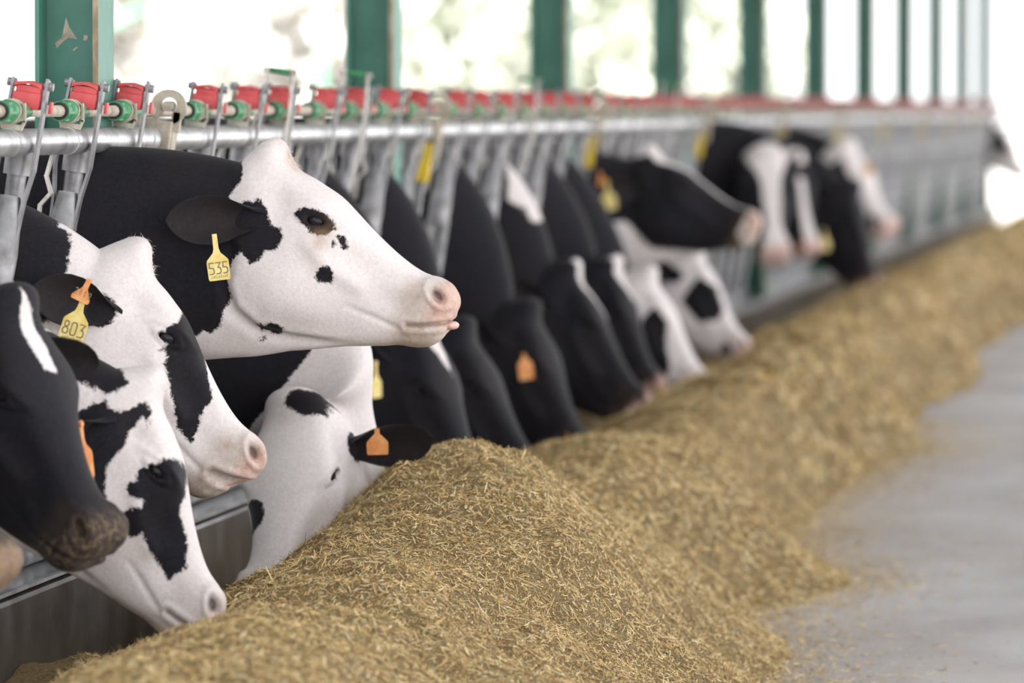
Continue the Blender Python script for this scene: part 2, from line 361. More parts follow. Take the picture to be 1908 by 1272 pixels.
for k in (-1, 1):
    for j in range(n_): V_.append(pv(.030+.042*arc[j][0], .080+.042*arc[j][1], k*.009))
    for j in range(n_): V_.append(pv(.030+.020*arc[j][0], .082+.020*arc[j][1], k*.009))
for j in range(n_-1):
    a, b, c, d = j, j+1, n_+j+1, n_+j; o2 = 2*n_
    F_ += [(a, b, c, d), (o2+d, o2+c, o2+b, o2+a), (a, o2+a, o2+b, b), (d, c, o2+c, o2+d)]
F_ += [(0, n_, 3*n_, 2*n_), (n_-1, 3*n_-1, 4*n_-1, 2*n_-1)]
m_.add(V_, F_); m_.box(pv(.052, .048, 0), (.022, .018, .05), RT, .003); m_.tube([pv(.030, .082, -.03), pv(.030, .082, .03)], .013, 10)
PM['joint_clamp'] = m_.mesh('joint_clamp')
m_ = MB(); m_.box(pv(0, VB/2-.02, .02), (.034, .030, -VB-.03), RT, .004); PM['joint_post'] = m_.mesh('joint_post')
m_ = MB(); m_.box(pv(.012, -.098, -.004), (.040, .036, .125), RT, .004); PM['yellow_band'] = m_.mesh('yellow_band')
m_ = MB(); m_.tube([(0, .03, 0), (0, PITCH-.06, 0)], .029, 20)
for yy in (0.03, PITCH-.12): m_.tube([(0, yy, 0), (0, yy+.06, 0)], .0325, 20)
for q in range(7): m_.tube([(0, .60+.6*q-.09, 0), (0, .60+.6*q-.06, 0)], .0305, 18)
PM['top_rail'] = m_.mesh('top_rail'); autosmooth(PM['top_rail'])
b_ = pv(0, VB, 0); m_ = MB(); m_.tube([b_+AY*.03, b_+AY*(PITCH-.03)], .020, 12); PM['bottom_rail'] = m_.mesh('bottom_rail'); autosmooth(PM['bottom_rail'])
b_ = pv(RODO, RODV, 0); m_ = MB(); m_.tube([b_+AY*.05, b_+AY*(PITCH-.05)], .0135, 10); PM['lock_rod'] = m_.mesh('lock_rod'); autosmooth(PM['lock_rod'])
for k_, mk in dict(lock_bar='galv_dull', latch_block='red', stop_clip='strap', upright='galv_dull', cam_sleeve='green_plastic', bore_shade_disc='bore_shade', rod_bracket='cream', release_handle='strap',
                   grip='green_plastic', joint_clamp='cream', joint_post='galv_dull', yellow_band='yellow_band', top_rail='galv', bottom_rail='galv_dull', lock_rod='cream').items():
    PM[k_].materials.append(M[mk])
def inst(k, parent, loc=(0, 0, 0), rot=0.0):
    o = bpy.data.objects.new(k, PM[k]); COL.objects.link(o); o.parent = parent; o.location = loc
    if rot: o.rotation_euler = (rot, 0, 0)
    return o
ORD = ['nearest', 'second', 'third', 'fourth', 'fifth', 'sixth', 'seventh', 'eighth', 'ninth', 'tenth', 'farthest']
HANDLES = {(1, 2), (1, 4), (2, 3), (3, 4)}
rj = random.Random(3)
for k in range(NP):
    t = empty('headlock_panel', (RX, Y0+PITCH*k, RZ))
    if k == 0: lab = 'nearest galvanised headlock panel with red latches, at the left edge before the ring clamp'
    elif k == 1: lab = 'galvanised headlock panel between the beige ring clamp and the first large yellow band'
    elif k == NP-1: lab = 'farthest galvanised headlock panel, last at the right end of the rail'
    else: lab = 'galvanised headlock panel, %s along the feed row from the camera' % ORD[k]
    tag(t, lab, 'headlock', 'headlock panels along the feed row')
    inst('top_rail', t); inst('bottom_rail', t); inst('lock_rod', t)
    inst('joint_clamp', t, (0, PITCH, 0)); inst('joint_post', t, (0, PITCH, 0)); inst('yellow_band', t, (0, PITCH, 0))
    for q in range(7):
        y = .60+.6*q; j = rj.uniform(-.05, .05)
        if k == 0: j = [0, 0, 0, 0, .03, .02, -.06][q]
        if k == 1: j = [.0, -.005, -.10, .04, .0, .03, .02][q]
        lb = inst('lock_bar', t, (0, y+j, 0)); inst('latch_block', lb)
        if k < 6: inst('stop_clip', lb)
        inst('upright', t, (0, y, 0))
        if k < 7:
            sl = inst('cam_sleeve', t, (0, y-.02, 0)); inst('bore_shade_disc', sl); inst('rod_bracket', t, (0, y-.02, 0))
        if (k, q) in HANDLES:
            h = inst('release_handle', t, (0, y+j-.10, 0)); inst('grip', h)

# ---------------------------------------------------------------- feed: windrow of chopped hay along the curb
def spl(tab, y):
    K = np.array(tab); return np.interp(y, K[:, 0], K[:, 1])
def smooth_tab(tab, w=.35):
    ys = np.arange(7.5, 66, .05); v = spl(tab, ys); n = int(w/.05); kx = np.hanning(2*n+3); kx /= kx.sum()
    return ys, np.convolve(np.pad(v, n+1, mode='edge'), kx, 'valid')
HP = smooth_tab([(8, .36), (10.5, .37), (11.4, .385), (12.0, .40), (12.6, .44), (13.2, .56), (13.7, .575), (14.1, .47), (14.6, .39), (15.4, .37), (16.2, .40), (17.2, .40), (18.2, .345), (19, .37), (20.2, .43), (21.6, .37),
                 (23.2, .44), (24.6, .50), (26.4, .42), (28.5, .52), (31, .45), (34, .47), (37, .44), (42, .46), (48, .45), (58, .45), (62, .4)])
LP = smooth_tab([(8, 1.85), (11, 1.9), (12, 1.88), (13.2, 1.90), (13.8, 1.92), (14.6, 1.93), (16, 1.80), (18, 1.85), (20, 1.75), (22, 1.85), (25, 1.80), (62, 1.8)])
LF = smooth_tab([(8, .98), (12, 1.02), (13, 1.05), (14, 1.16), (15.4, 1.33), (16.3, 1.22), (16.9, 1.14), (17.6, 1.36), (19.6, 1.48), (22, 1.42), (23.3, 1.27), (24.4, 1.45), (28, 1.45), (29.8, 1.32), (31.5, 1.5), (36, 1.42), (62, 1.45)])
HC = smooth_tab([(8, .18), (11.2, .19), (11.6, .20), (12.4, .17), (13.2, .14), (14.0, .15), (15, .19), (17, .20), (20, .20), (24, .20), (62, .18)])
def hay_z(Lx, Y):
    f = lambda T: np.interp(Y, T[0], T[1])
    hp, lp, lf, hc = f(HP), f(LP), f(LF), f(HC)
    lf = lf+.16*lattice_noise(Y*1.1+9, Y*0+3, 5)+.05*lattice_noise(Y*5, Y*0, 6)
    t = np.clip((Lx-lf)/(lp-lf), 0, 1); right = hp*(1-(1-t)**1.55)*(1-.25*np.exp(-(t/.12)**2)*0)
    right = hp*np.where(t < .22, (t/.22)**1.25*.215, .215+.785*np.sin(np.clip((t-.22)/.78, 0, 1)*math.pi/2)**1.05)
    s = np.clip((Lx-lp)/(2.60-lp), 0, 1); left = hc+(hp-hc)*(.5+.5*np.cos(math.pi*np.clip(s*1.12, 0, 1)**1.15))
    z = np.where(Lx < lp, right, left)
    on = np.clip(t*3, 0, 1)
    z += on*(.075*lattice_noise(Lx*3.2, Y*2.6, 1)+.040*lattice_noise(Lx*8, Y*7, 2)+.018*lattice_noise(Lx*21, Y*19, 3))
    z += np.clip(t*8, 0, 1)*.008*lattice_noise(Lx*55, Y*55, 4)
    return np.where(t <= 0, -.02, np.maximum(z, .002))
ys = np.concatenate([np.arange(8.6, 16.5, .02), np.arange(16.5, 26, .05), np.arange(26, 61.5, .15)])
xs = np.concatenate([np.arange(.80, 2.585, .022), [2.598]])
XX, YY = np.meshgrid(xs, ys); ZZ = hay_z(XX, YY)
nY, nX = XX.shape; ii = np.arange(nY*nX).reshape(nY, nX)
q_ = np.stack([ii[:-1, :-1], ii[1:, :-1], ii[1:, 1:], ii[:-1, 1:]], 2).reshape(-1, 4)
hay = link('hay_windrow', mesh_np('hay_windrow', np.stack([-XX, YY, ZZ], 2).reshape(-1, 3), q_), M['hay'])
tag(hay, 'long heap of chopped golden hay piled along the feed curb', 'hay', kind='stuff')

def flakes(Lx, Y, Z, lmin, lmax, wmin, wmax, lift, seed, up=.5):
    r = np.random.default_rng(seed); n = len(Lx); e = .01
    nx = (hay_z(Lx+e, Y)-hay_z(Lx-e, Y))/(2*e); ny = -(hay_z(Lx, Y+e)-hay_z(Lx, Y-e))/(2*e)
    nx = np.clip(nx, -1.5, 1.5); ny = np.clip(ny, -1.5, 1.5)
    Nn = np.stack([nx, ny, np.ones(n)], 1); Nn /= np.linalg.norm(Nn, axis=1, keepdims=True)
    D = r.normal(size=(n, 3)); D -= Nn*(D*Nn).sum(1, keepdims=True)*(1-up*r.random((n, 1))); D /= np.linalg.norm(D, axis=1, keepdims=True)
    Wd = np.cross(D, Nn+r.normal(size=(n, 3))*.5); Wd /= np.linalg.norm(Wd, axis=1, keepdims=True)
    ln = (lmin+(lmax-lmin)*r.random(n)**2.2)[:, None]/2; wd = (wmin+(wmax-wmin)*r.random(n)**1.5)[:, None]/2
    C = np.stack([-Lx, Y, Z], 1)+Nn*(r.random((n, 1))*lift)
    bend = Nn*ln*.18*r.normal(size=(n, 1))
    V = np.stack([C-D*ln-Wd*wd*.6+bend, C-D*ln+Wd*wd*.6+bend, C+Wd*wd, C+D*ln+Wd*wd*.5+bend, C+D*ln-Wd*wd*.5+bend, C-Wd*wd], 1).reshape(-1, 3)
    b = np.arange(n)[:, None]*6
    return V, np.concatenate([b+np.array([[0, 1, 2, 5]]), b+np.array([[5, 2, 3, 4]])])
r_ = np.random.default_rng(21)
def scatter(n, y0, y1, l0, l1, **kw):
    Lx = l0+(l1-l0)*r_.random(n); Y = y0+(y1-y0)*r_.random(n); Z = hay_z(Lx, Y); k = Z > .004
    return flakes(Lx[k], Y[k], Z[k], **kw)
sets = [scatter(250000, 9.3, 15.0, .95, 2.5, lmin=.006, lmax=.030, wmin=.0009, wmax=.0030, lift=.004, seed=1),
        scatter(4000, 9.3, 15.0, .95, 2.5, lmin=.025, lmax=.060, wmin=.0015, wmax=.0035, lift=.008, seed=2, up=.9),
        scatter(50000, 15.0, 20, 1.0, 2.4, lmin=.012, lmax=.045, wmin=.002, wmax=.006, lift=.005, seed=3),
        scatter(26000, 20, 34, 1.1, 2.3, lmin=.03, lmax=.09, wmin=.005, wmax=.012, lift=.006, seed=4),
        scatter(14000, 34, 60, 1.1, 2.4, lmin=.06, lmax=.14, wmin=.010, wmax=.022, lift=.008, seed=5)]
Vv = []; Qq = []; o_ = 0
for V, Q in sets: Vv.append(V); Qq.append(Q+o_); o_ += len(V)
fl = link('straw_flakes', mesh_np('straw_flakes', np.concatenate(Vv), np.concatenate(Qq)), M['straw'], hay, smooth=False); fl['kind'] = 'stuff'
# loose straw swept thin over the concrete
n = 60000; Y = 11.5+14*r_.random(n)**1.3; Lx = np.interp(Y, LF[0], LF[1])+.12-np.abs(r_.exponential(.13, n)); Lx[:1500] = 1.4*r_.random(1500)-.5
k = hay_z(Lx, Y) <= .004; Lx, Y = Lx[k], Y[k]
V, Q = flakes(Lx, Y, np.full(len(Lx), .002), lmin=.006, lmax=.034, wmin=.001, wmax=.004, lift=.002, seed=9, up=.1)
sw = link('loose_straw', mesh_np('loose_straw', V, Q), M['straw'], smooth=False); tag(sw, 'loose straw bits scattered over the grey concrete lane', 'straw', kind='stuff')

# ---------------------------------------------------------------- far end of the yard: white columns, green braces, trees
def far(px, Y, dz=0):      # ground point on the sight line through image column px
    d = (2331-px)/10779.0; return -d*Y/(1-.13*d)
for px, Y, w, lab in ((345, 66, .38, 'far white painted column between the first two green columns, blurred'), (40, 66, .34, 'far white painted column at the left edge, blurred')):
    mb = MB(); x = far(px, Y); mb.box((x, Y, 1.9), (w, w, 4.0), ch=.02); mb.box((x, Y, .06), (w*1.5, w*1.5, .36), ch=.02)
    tag(mb.build('white_column', M['white_paint']), lab, 'column', 'far white columns')
mb = MB(); a = far(180, 66.6); b = far(600, 66.6)
mb.tube([(a, 66.6, 2.3), (b, 66.6, 3.6)], .055, 10); mb.tube([(a, 66.6, 2.3), (a, 66.6, -.1)], .05, 10); mb.tube([(b, 66.6, 3.6), (b, 66.6, -.1)], .05, 10)
tag(mb.build('pipe_barrier', M['pale_green'], smooth=True), 'pale green sloping pipe barrier between the first two green columns, blurred', 'barrier')
mb = MB(); a = far(-60, 67); b = far(75, 67)
mb.tube([(a, 67, 1.4), (b, 67, 2.9)], .055, 10); mb.tube([(far(25, 67), 67, -.1), (far(25, 67), 67, 3.2)], .055, 10); mb.tube([(b, 67, 1.45), (a, 67, 1.6)], .05, 10); mb.tube([(b, 67, 2.62), (b, 67, -.1)], .05, 8)
tag(mb.build('yard_gate', M['pale_green'], smooth=True), 'pale green pipe gate with a diagonal brace at the left edge', 'gate')

def tree(loc, h, rad, mat, label, seed, n=520):
    r = np.random.default_rng(seed); t = empty('tree', loc); tag(t, label, 'tree', 'blurred trees beyond the yard')
    tr = MB(); tr.tube([(0, 0, -.15), (.1, .05, h*.3), (-.05, .1, h*.62), (.05, 0, h*.85)], [.16, .13, .09, .03], 8)
    for k in range(5):
        a = k*1.26+seed; tr.tube([(0, 0, h*(.25+.08*k)), (math.cos(a)*rad*.6, math.sin(a)*rad*.6, h*(.42+.09*k))], [.06, .02], 6)
    tr.build('trunk', M['bark'], t, smooth=True)
    p = r.normal(size=(n, 3)); p /= np.linalg.norm(p, axis=1, keepdims=True); p *= (r.random((n, 1))**.4)
    c = np.stack([p[:, 0]*rad, p[:, 1]*rad, h*.56+p[:, 2]*h*.46], 1)
    u = r.normal(size=(n, 3)); u /= np.linalg.norm(u, axis=1, keepdims=True); w = np.cross(u, r.normal(size=(n, 3))); w /= np.linalg.norm(w, axis=1, keepdims=True)
    s = (.16+.22*r.random((n, 1))); m3 = np.cross(u, w)*s*.35
    V = np.stack([c-u*s, c+w*s*.6+m3, c+u*s, c-w*s*.6+m3], 1).reshape(-1, 3); b = np.arange(n)[:, None]*4
    link('foliage', mesh_np('foliage', V, b+np.array([[0, 1, 2, 3]])), M[mat], t, smooth=False)['kind'] = 'stuff'
TR = [(60, 92, 5.2, 2.2, 'leaf_a'), (270, 88, 4.4, 1.7, 'leaf_b'), (440, 96, 5.6, 2.0, 'leaf_a'), (590, 84, 3.6, 1.3, 'leaf_b'), (830, 90, 5.0, 1.9, 'leaf_a'), (940, 97, 5.0, 1.6, 'leaf_b'), (1120, 86, 4.2, 1.5, 'leaf_a'), (1190, 108, 5.4, 1.8, 'leaf_b'), (1330, 92, 4.8, 1.6, 'leaf_a')]
TL = ['leftmost pale tree, behind the nearest green column', 'dry tree between the first white column and the nearest green column', 'pale tree just right of the far white column', 'small dry tree left of the second green column',
      'pale tree right of the second green column', 'dry tree just left of the third green column', 'pale tree right of the third green column', 'dry tree just left of the fourth green column', 'rightmost pale tree between the fourth and fifth green columns']
for k, (px, Y, h, rd, mt) in enumerate(TR): tree((far(px, Y), Y, -.15), h, rd, mt, TL[k], 30+k)

# ---------------------------------------------------------------- cow geometry (numpy)
# head chart: a = metres from the poll along the face line, d = depth below that line, y = left(+)/right(-)
ST = [  # T(a,d), B(a,d), half widths at 30,60,90,120,150 degrees round the section
 (-.060,.075, .150,.475, .062,.098,.112,.098,.060),
 (-.048,.028, .190,.440, .066,.104,.116,.102,.052),
 (-.025,.000, .228,.408, .066,.106,.118,.110,.044),
 ( .022,-.004,.258,.378, .072,.110,.118,.112,.040),
 ( .070,.002, .283,.352, .086,.116,.117,.105,.038),
 ( .120,.001, .305,.333, .092,.118,.112,.096,.036),
 ( .170,-.001,.330,.311, .088,.110,.104,.086,.036),
 ( .220,.006, .355,.288, .074,.095,.093,.074,.036),
 ( .270,.015, .385,.262, .061,.081,.081,.064,.036),
 ( .330,.023, .420,.235, .050,.068,.070,.057,.037),
 ( .380,.026, .450,.212, .046,.063,.065,.055,.037),
 ( .420,.024, .475,.191, .049,.065,.067,.057,.038),
 ( .455,.015, .500,.177, .056,.072,.073,.061,.040),
 ( .485,.007, .522,.163, .060,.075,.075,.063,.042),
 ( .508,.013, .538,.145, .053,.068,.069,.059,.040),
 ( .523,.026, .546,.124, .041,.053,.056,.049,.034),
 ( .532,.044, .546,.102, .022,.031,.033,.029,.020),
]
S0C = np.array([(ST[0][0]+ST[0][2])/2, (ST[0][1]+ST[0][3])/2])
S0H = math.hypot(ST[0][2]-ST[0][0], ST[0][3]-ST[0][1])/2
S0U = np.array([ST[0][0]-ST[0][2], ST[0][1]-ST[0][3]])/(2*S0H)      # chord direction towards the poll, (a,d)
S0B = np.array([S0U[1], -S0U[0]])                                     # backwards along the neck, (a,d)
if S0B[0] > 0: S0B = -S0B
EYE = (.170, .066); EYE_AX = (math.cos(math.radians(-24)), math.sin(math.radians(-24)))

def catmull(K, t):
    # K (n,m) knots at 0..n-1, t sample positions
    n = len(K); i = np.clip(np.floor(t).astype(int), 0, n-2); f = (t-i)[:, None]
    P = lambda j: K[np.clip(j, 0, n-1)]
    p0 = np.where((i == 0)[:, None], 2*P(i)-P(i+1), P(i-1)); p1 = P(i); p2 = P(i+1)
    p3 = np.where((i == n-2)[:, None], 2*P(i+1)-P(i), P(i+2))
    return .5*((2*p1)+(-p0+p2)*f+(2*p0-5*p1+4*p2-p3)*f**2+(-p0+3*p1-3*p2+p3)*f**3)

def sstep(e0, e1, x):
    t = np.clip((x-e0)/(e1-e0), 0, 1); return t*t*(3-2*t)

def poly_sd(px, py, poly):
    # signed distance, positive inside
    P = np.array(poly, float); d2 = np.full(px.shape, 1e9); ins = np.zeros(px.shape, bool)
    for k in range(len(P)):
        ax, ay = P[k]; bx, by = P[(k+1) % len(P)]
        ex, ey = bx-ax, by-ay; wx, wy = px-ax, py-ay
        t = np.clip((wx*ex+wy*ey)/(ex*ex+ey*ey+1e-12), 0, 1)
        d2 = np.minimum(d2, (wx-t*ex)**2+(wy-t*ey)**2)
        c = (ay > py) != (by > py)
        with np.errstate(divide='ignore', invalid='ignore'):
            ins ^= c & (px < (bx-ax)*(py-ay)/(by-ay+1e-15)+ax)
    d = np.sqrt(d2); return np.where(ins, d, -d)

def line_dist(px, py, pl):
    d2 = np.full(px.shape, 1e9); tt = np.zeros(px.shape); n = len(pl)-1
    for k in range(n):
        ax, ay = pl[k]; bx, by = pl[k+1]; ex, ey = bx-ax, by-ay
        t = np.clip(((px-ax)*ex+(py-ay)*ey)/(ex*ex+ey*ey), 0, 1)
        q = (px-ax-t*ex)**2+(py-ay-t*ey)**2; m = q < d2
        d2 = np.where(m, q, d2); tt = np.where(m, (k+t)/n, tt)
    return np.sqrt(d2), tt

def ring_profile(W, phi):
    K = np.zeros((len(W), 7)); K[:, 1:6] = W
    out = np.zeros((len(W), len(phi)))
    ph = np.abs(((phi+math.pi) % (2*math.pi))-math.pi)      # 0..pi
    tk = ph/(math.pi/6)
    Kt = K.T                                                   # (7, n)
    i = np.clip(np.floor(tk).astype(int), 0, 5); f = tk-i
    ext = np.vstack([-Kt[1:2], Kt, -Kt[5:6]])                # odd mirror at both ends keeps the section round
    for j in range(len(phi)):
        p0, p1, p2, p3 = ext[i[j]], ext[i[j]+1], ext[i[j]+2], ext[i[j]+3]; t = f[j]
        out[:, j] = .5*((2*p1)+(-p0+p2)*t+(2*p0-5*p1+4*p2-p3)*t*t+(-p0+3*p1-3*p2+p3)*t**3)
    return out, ph

def grid_normals(G, flip=1):
    du = np.gradient(G, axis=0); dv = np.roll(G, -1, 1)-np.roll(G, 1, 1)
    n = np.cross(du, dv); n /= np.linalg.norm(n, axis=2, keepdims=True)+1e-12
    return n*flip

MOUTH = [(.550, .068), (.530, .090), (.508, .109), (.488, .125), (.470, .137)]
JAW = [(.055, .215), (.085, .285), (.135, .325), (.200, .332), (.270, .305), (.340, .268), (.420, .222)]
CREST = [(.190, .120), (.250, .135), (.330, .130)]
FOLD = [(.330, .185), (.390, .170), (.440, .160), (.470, .150)]

def head_grid(NU, NV, mouth_open=0.0):
    S = np.array(ST); u = np.linspace(0, len(ST)-1, NU); R = catmull(S, u)
    phi = np.arange(NV)/NV*2*math.pi
    W, ph = ring_profile(R[:, 4:9], phi)
    c = (1-np.cos(ph))/2
    a = R[:, 0:1]*(1-c)+R[:, 2:3]*c; d = R[:, 1:2]*(1-c)+R[:, 3:4]*c
    y = W*np.sign(np.sin(phi)+1e-9)[None, :]
    G = np.stack([a, y, -d], 2)                               # local xyz, z up
    # ---- sculpt
    N = grid_normals(G)
    if (N[:, NV//4, 1]).mean() < 0: N = -N
    a, d = G[..., 0], -G[..., 2]; lat = sstep(.012, .045, np.abs(G[..., 1]))
    D = np.zeros(a.shape); g = lambda ca, cd, ra, rd: np.exp(-((a-ca)/ra)**2-((d-cd)/rd)**2)
    D += lat*.012*g(.205, .215, .075, .075)                   # masseter
    D -= lat*.010*g(.075, .080, .035, .030)                   # temple hollow
    D += lat*.010*g(.160, .036, .045, .018)                   # brow
    D -= lat*.007*g(.300, .085, .060, .030)                   # side of the nose
    D -= lat*.006*g(.395, .115, .045, .030)
    q, t = line_dist(a, d, CREST); D += lat*.007*np.exp(-(q/.018)**2)
    q, t = line_dist(a, d, FOLD); D -= lat*.005*np.exp(-(q/.007)**2)*np.sin(np.clip(t, 0, 1)*math.pi)**.5
    q, t = line_dist(a, d, [(p[0]+.004, p[1]+.018) for p in JAW]); D -= lat*.016*np.exp(-(q/.015)**2)*(1-sstep(.75, 1, t))
    q, t = line_dist(a, d, JAW); D += lat*.006*np.exp(-(q/.014)**2)*(1-sstep(.75, 1, t))
    # poll crest and its tuft
    D += .020*np.exp(-((a+.012)/.030)**2-((d-.0)/.035)**2)-.006*np.exp(-((a-.055)/.03)**2-(d/.03)**2)
    # eye
    ea, ed = a-EYE[0], d-EYE[1]; eu = ea*EYE_AX[0]+ed*EYE_AX[1]; ev = -ea*EYE_AX[1]+ed*EYE_AX[0]
    r = np.sqrt((eu/.0235)**2+(ev/.0082)**2)
    D += lat*(.0065*np.exp(-((r-1.30)/.45)**2)+.006*np.exp(-((r-2.6)/1.0)**2)*(ev < 0)*np.clip(-ev/.02, 0, 1))
    D -= lat*.024*(1-sstep(.62, 1.0, r))
    D -= lat*.004*np.exp(-((r-2.0)/.35)**2)*(ev > 0)*np.clip(ev/.02, 0, 1)
    # nostril: comma shaped hollow with a raised wing
    na, nd = a-.487, d-.040
    nu = na*.80-nd*.60*-1; nv = -na*.60*-1+nd*.80
    nu = na*.85+nd*.52; nv = -na*.52+nd*.85
    nr = np.sqrt((nu/.0235)**2+((nv+.25*nu)/.0135)**2)
    D -= lat*.019*(1-sstep(.55, 1.1, nr)); D += lat*.005*np.exp(-((nr-1.5)/.45)**2)
    D += lat*.004*g(.462, .050, .025, .03)
    # mouth
    q, t = line_dist(a, d, MOUTH); D -= (.011-.006*t)*np.exp(-(q/(.0048))**2)
    D += .004*np.exp(-((q-.013)/.008)**2)*lat
    G = G+N*D[..., None]; Gp = G
    if mouth_open:                                            # lower jaw drops below the lip line
        a, d = G[..., 0], -G[..., 2]; ml = np.array(sorted(MOUTH)); dl = np.interp(a, ml[:, 0], ml[:, 1])
        w = sstep(.440, .530, a)*sstep(-.001, .007, d-dl)*mouth_open
        Gp = G.copy(); Gp[..., 2] -= w; Gp[..., 0] -= w*.55
    return G, R, phi, Gp

def body_rings():
    # x from shoulder backwards, z centre, half width, half height; cow space, origin under the shoulder
    return np.array([
     # x,    zc,   hw,   ht,   hb
     (-.02, .985, .195, .345, .385),
     (-.25, .960, .235, .390, .400),
     (-.50, .935, .262, .405, .400),
     (-.85, .915, .285, .410, .420),
     (-1.20,.920, .290, .405, .425),
     (-1.50,.955, .275, .385, .370),
     (-1.72,.990, .235, .350, .270),
     (-1.86,1.03, .180, .280, .220),
     (-1.95,1.06, .100, .160, .150)])

def rot_head(pitch, yaw, roll):
    # degrees; pitch>0 nose down, yaw>0 nose to the left (+Y), roll about the face axis
    p, w, r = (math.radians(v) for v in (pitch, yaw, roll))
    Ry = np.array([[math.cos(p), 0, math.sin(p)], [0, 1, 0], [-math.sin(p), 0, math.cos(p)]])
    Rz = np.array([[math.cos(w), -math.sin(w), 0], [math.sin(w), math.cos(w), 0], [0, 0, 1]])
    Rx = np.array([[1, 0, 0], [0, math.cos(r), -math.sin(r)], [0, math.sin(r), math.cos(r)]])
    return Rz @ Ry @ Rx

ELL = np.array([.5, .866, 1, .866, .5])

def ear_grid(side, e, n, L=.20, hw=.056, base=(.048, .113, -.150), ns=24, nt=16, cup=.040, droop=.0):
    e = np.array(e, float); e[1] *= side; e /= np.linalg.norm(e)
    n = np.array(n, float); n[1] *= side; n -= e*n.dot(e); n /= np.linalg.norm(n)
    w = np.cross(n, e); b = np.array(base, float); b[1] *= side; b = b-e*.035
    s = np.linspace(0, 1, ns)[:, None]; t = np.linspace(-1, 1, nt)[None, :]; L = L+.035
    H = np.interp(s, [0, .12, .25, .40, .55, .70, .82, .91, .965, 1], [.36, .38, .56, .86, 1.0, .97, .82, .58, .34, .04])*hw
    wrap = np.interp(s, [0, .15, .4, .7, 1], [2.6, 2.1, 1.25, .85, .5])      # rolled into a tube at the root, opening to a leaf
    rad = H/np.maximum(np.sin(np.minimum(wrap, math.pi/2)), .3)
    ang = t*wrap
    P = b+(s*L)[..., None]*e+(rad*np.sin(ang))[..., None]*w+(rad*(1-np.cos(ang))-.55*rad*(1-np.cos(wrap)))[..., None]*n
    P = P-(droop*s**2)[..., None]*np.array([0, 0, 1.0])
    nn = np.cos(ang)[..., None]*n-np.sin(ang)[..., None]*w
    th = .0055*(1-.6*s)*np.sqrt(np.clip(1-t**2, 0, 1))+.0006
    return P, P-th[..., None]*nn

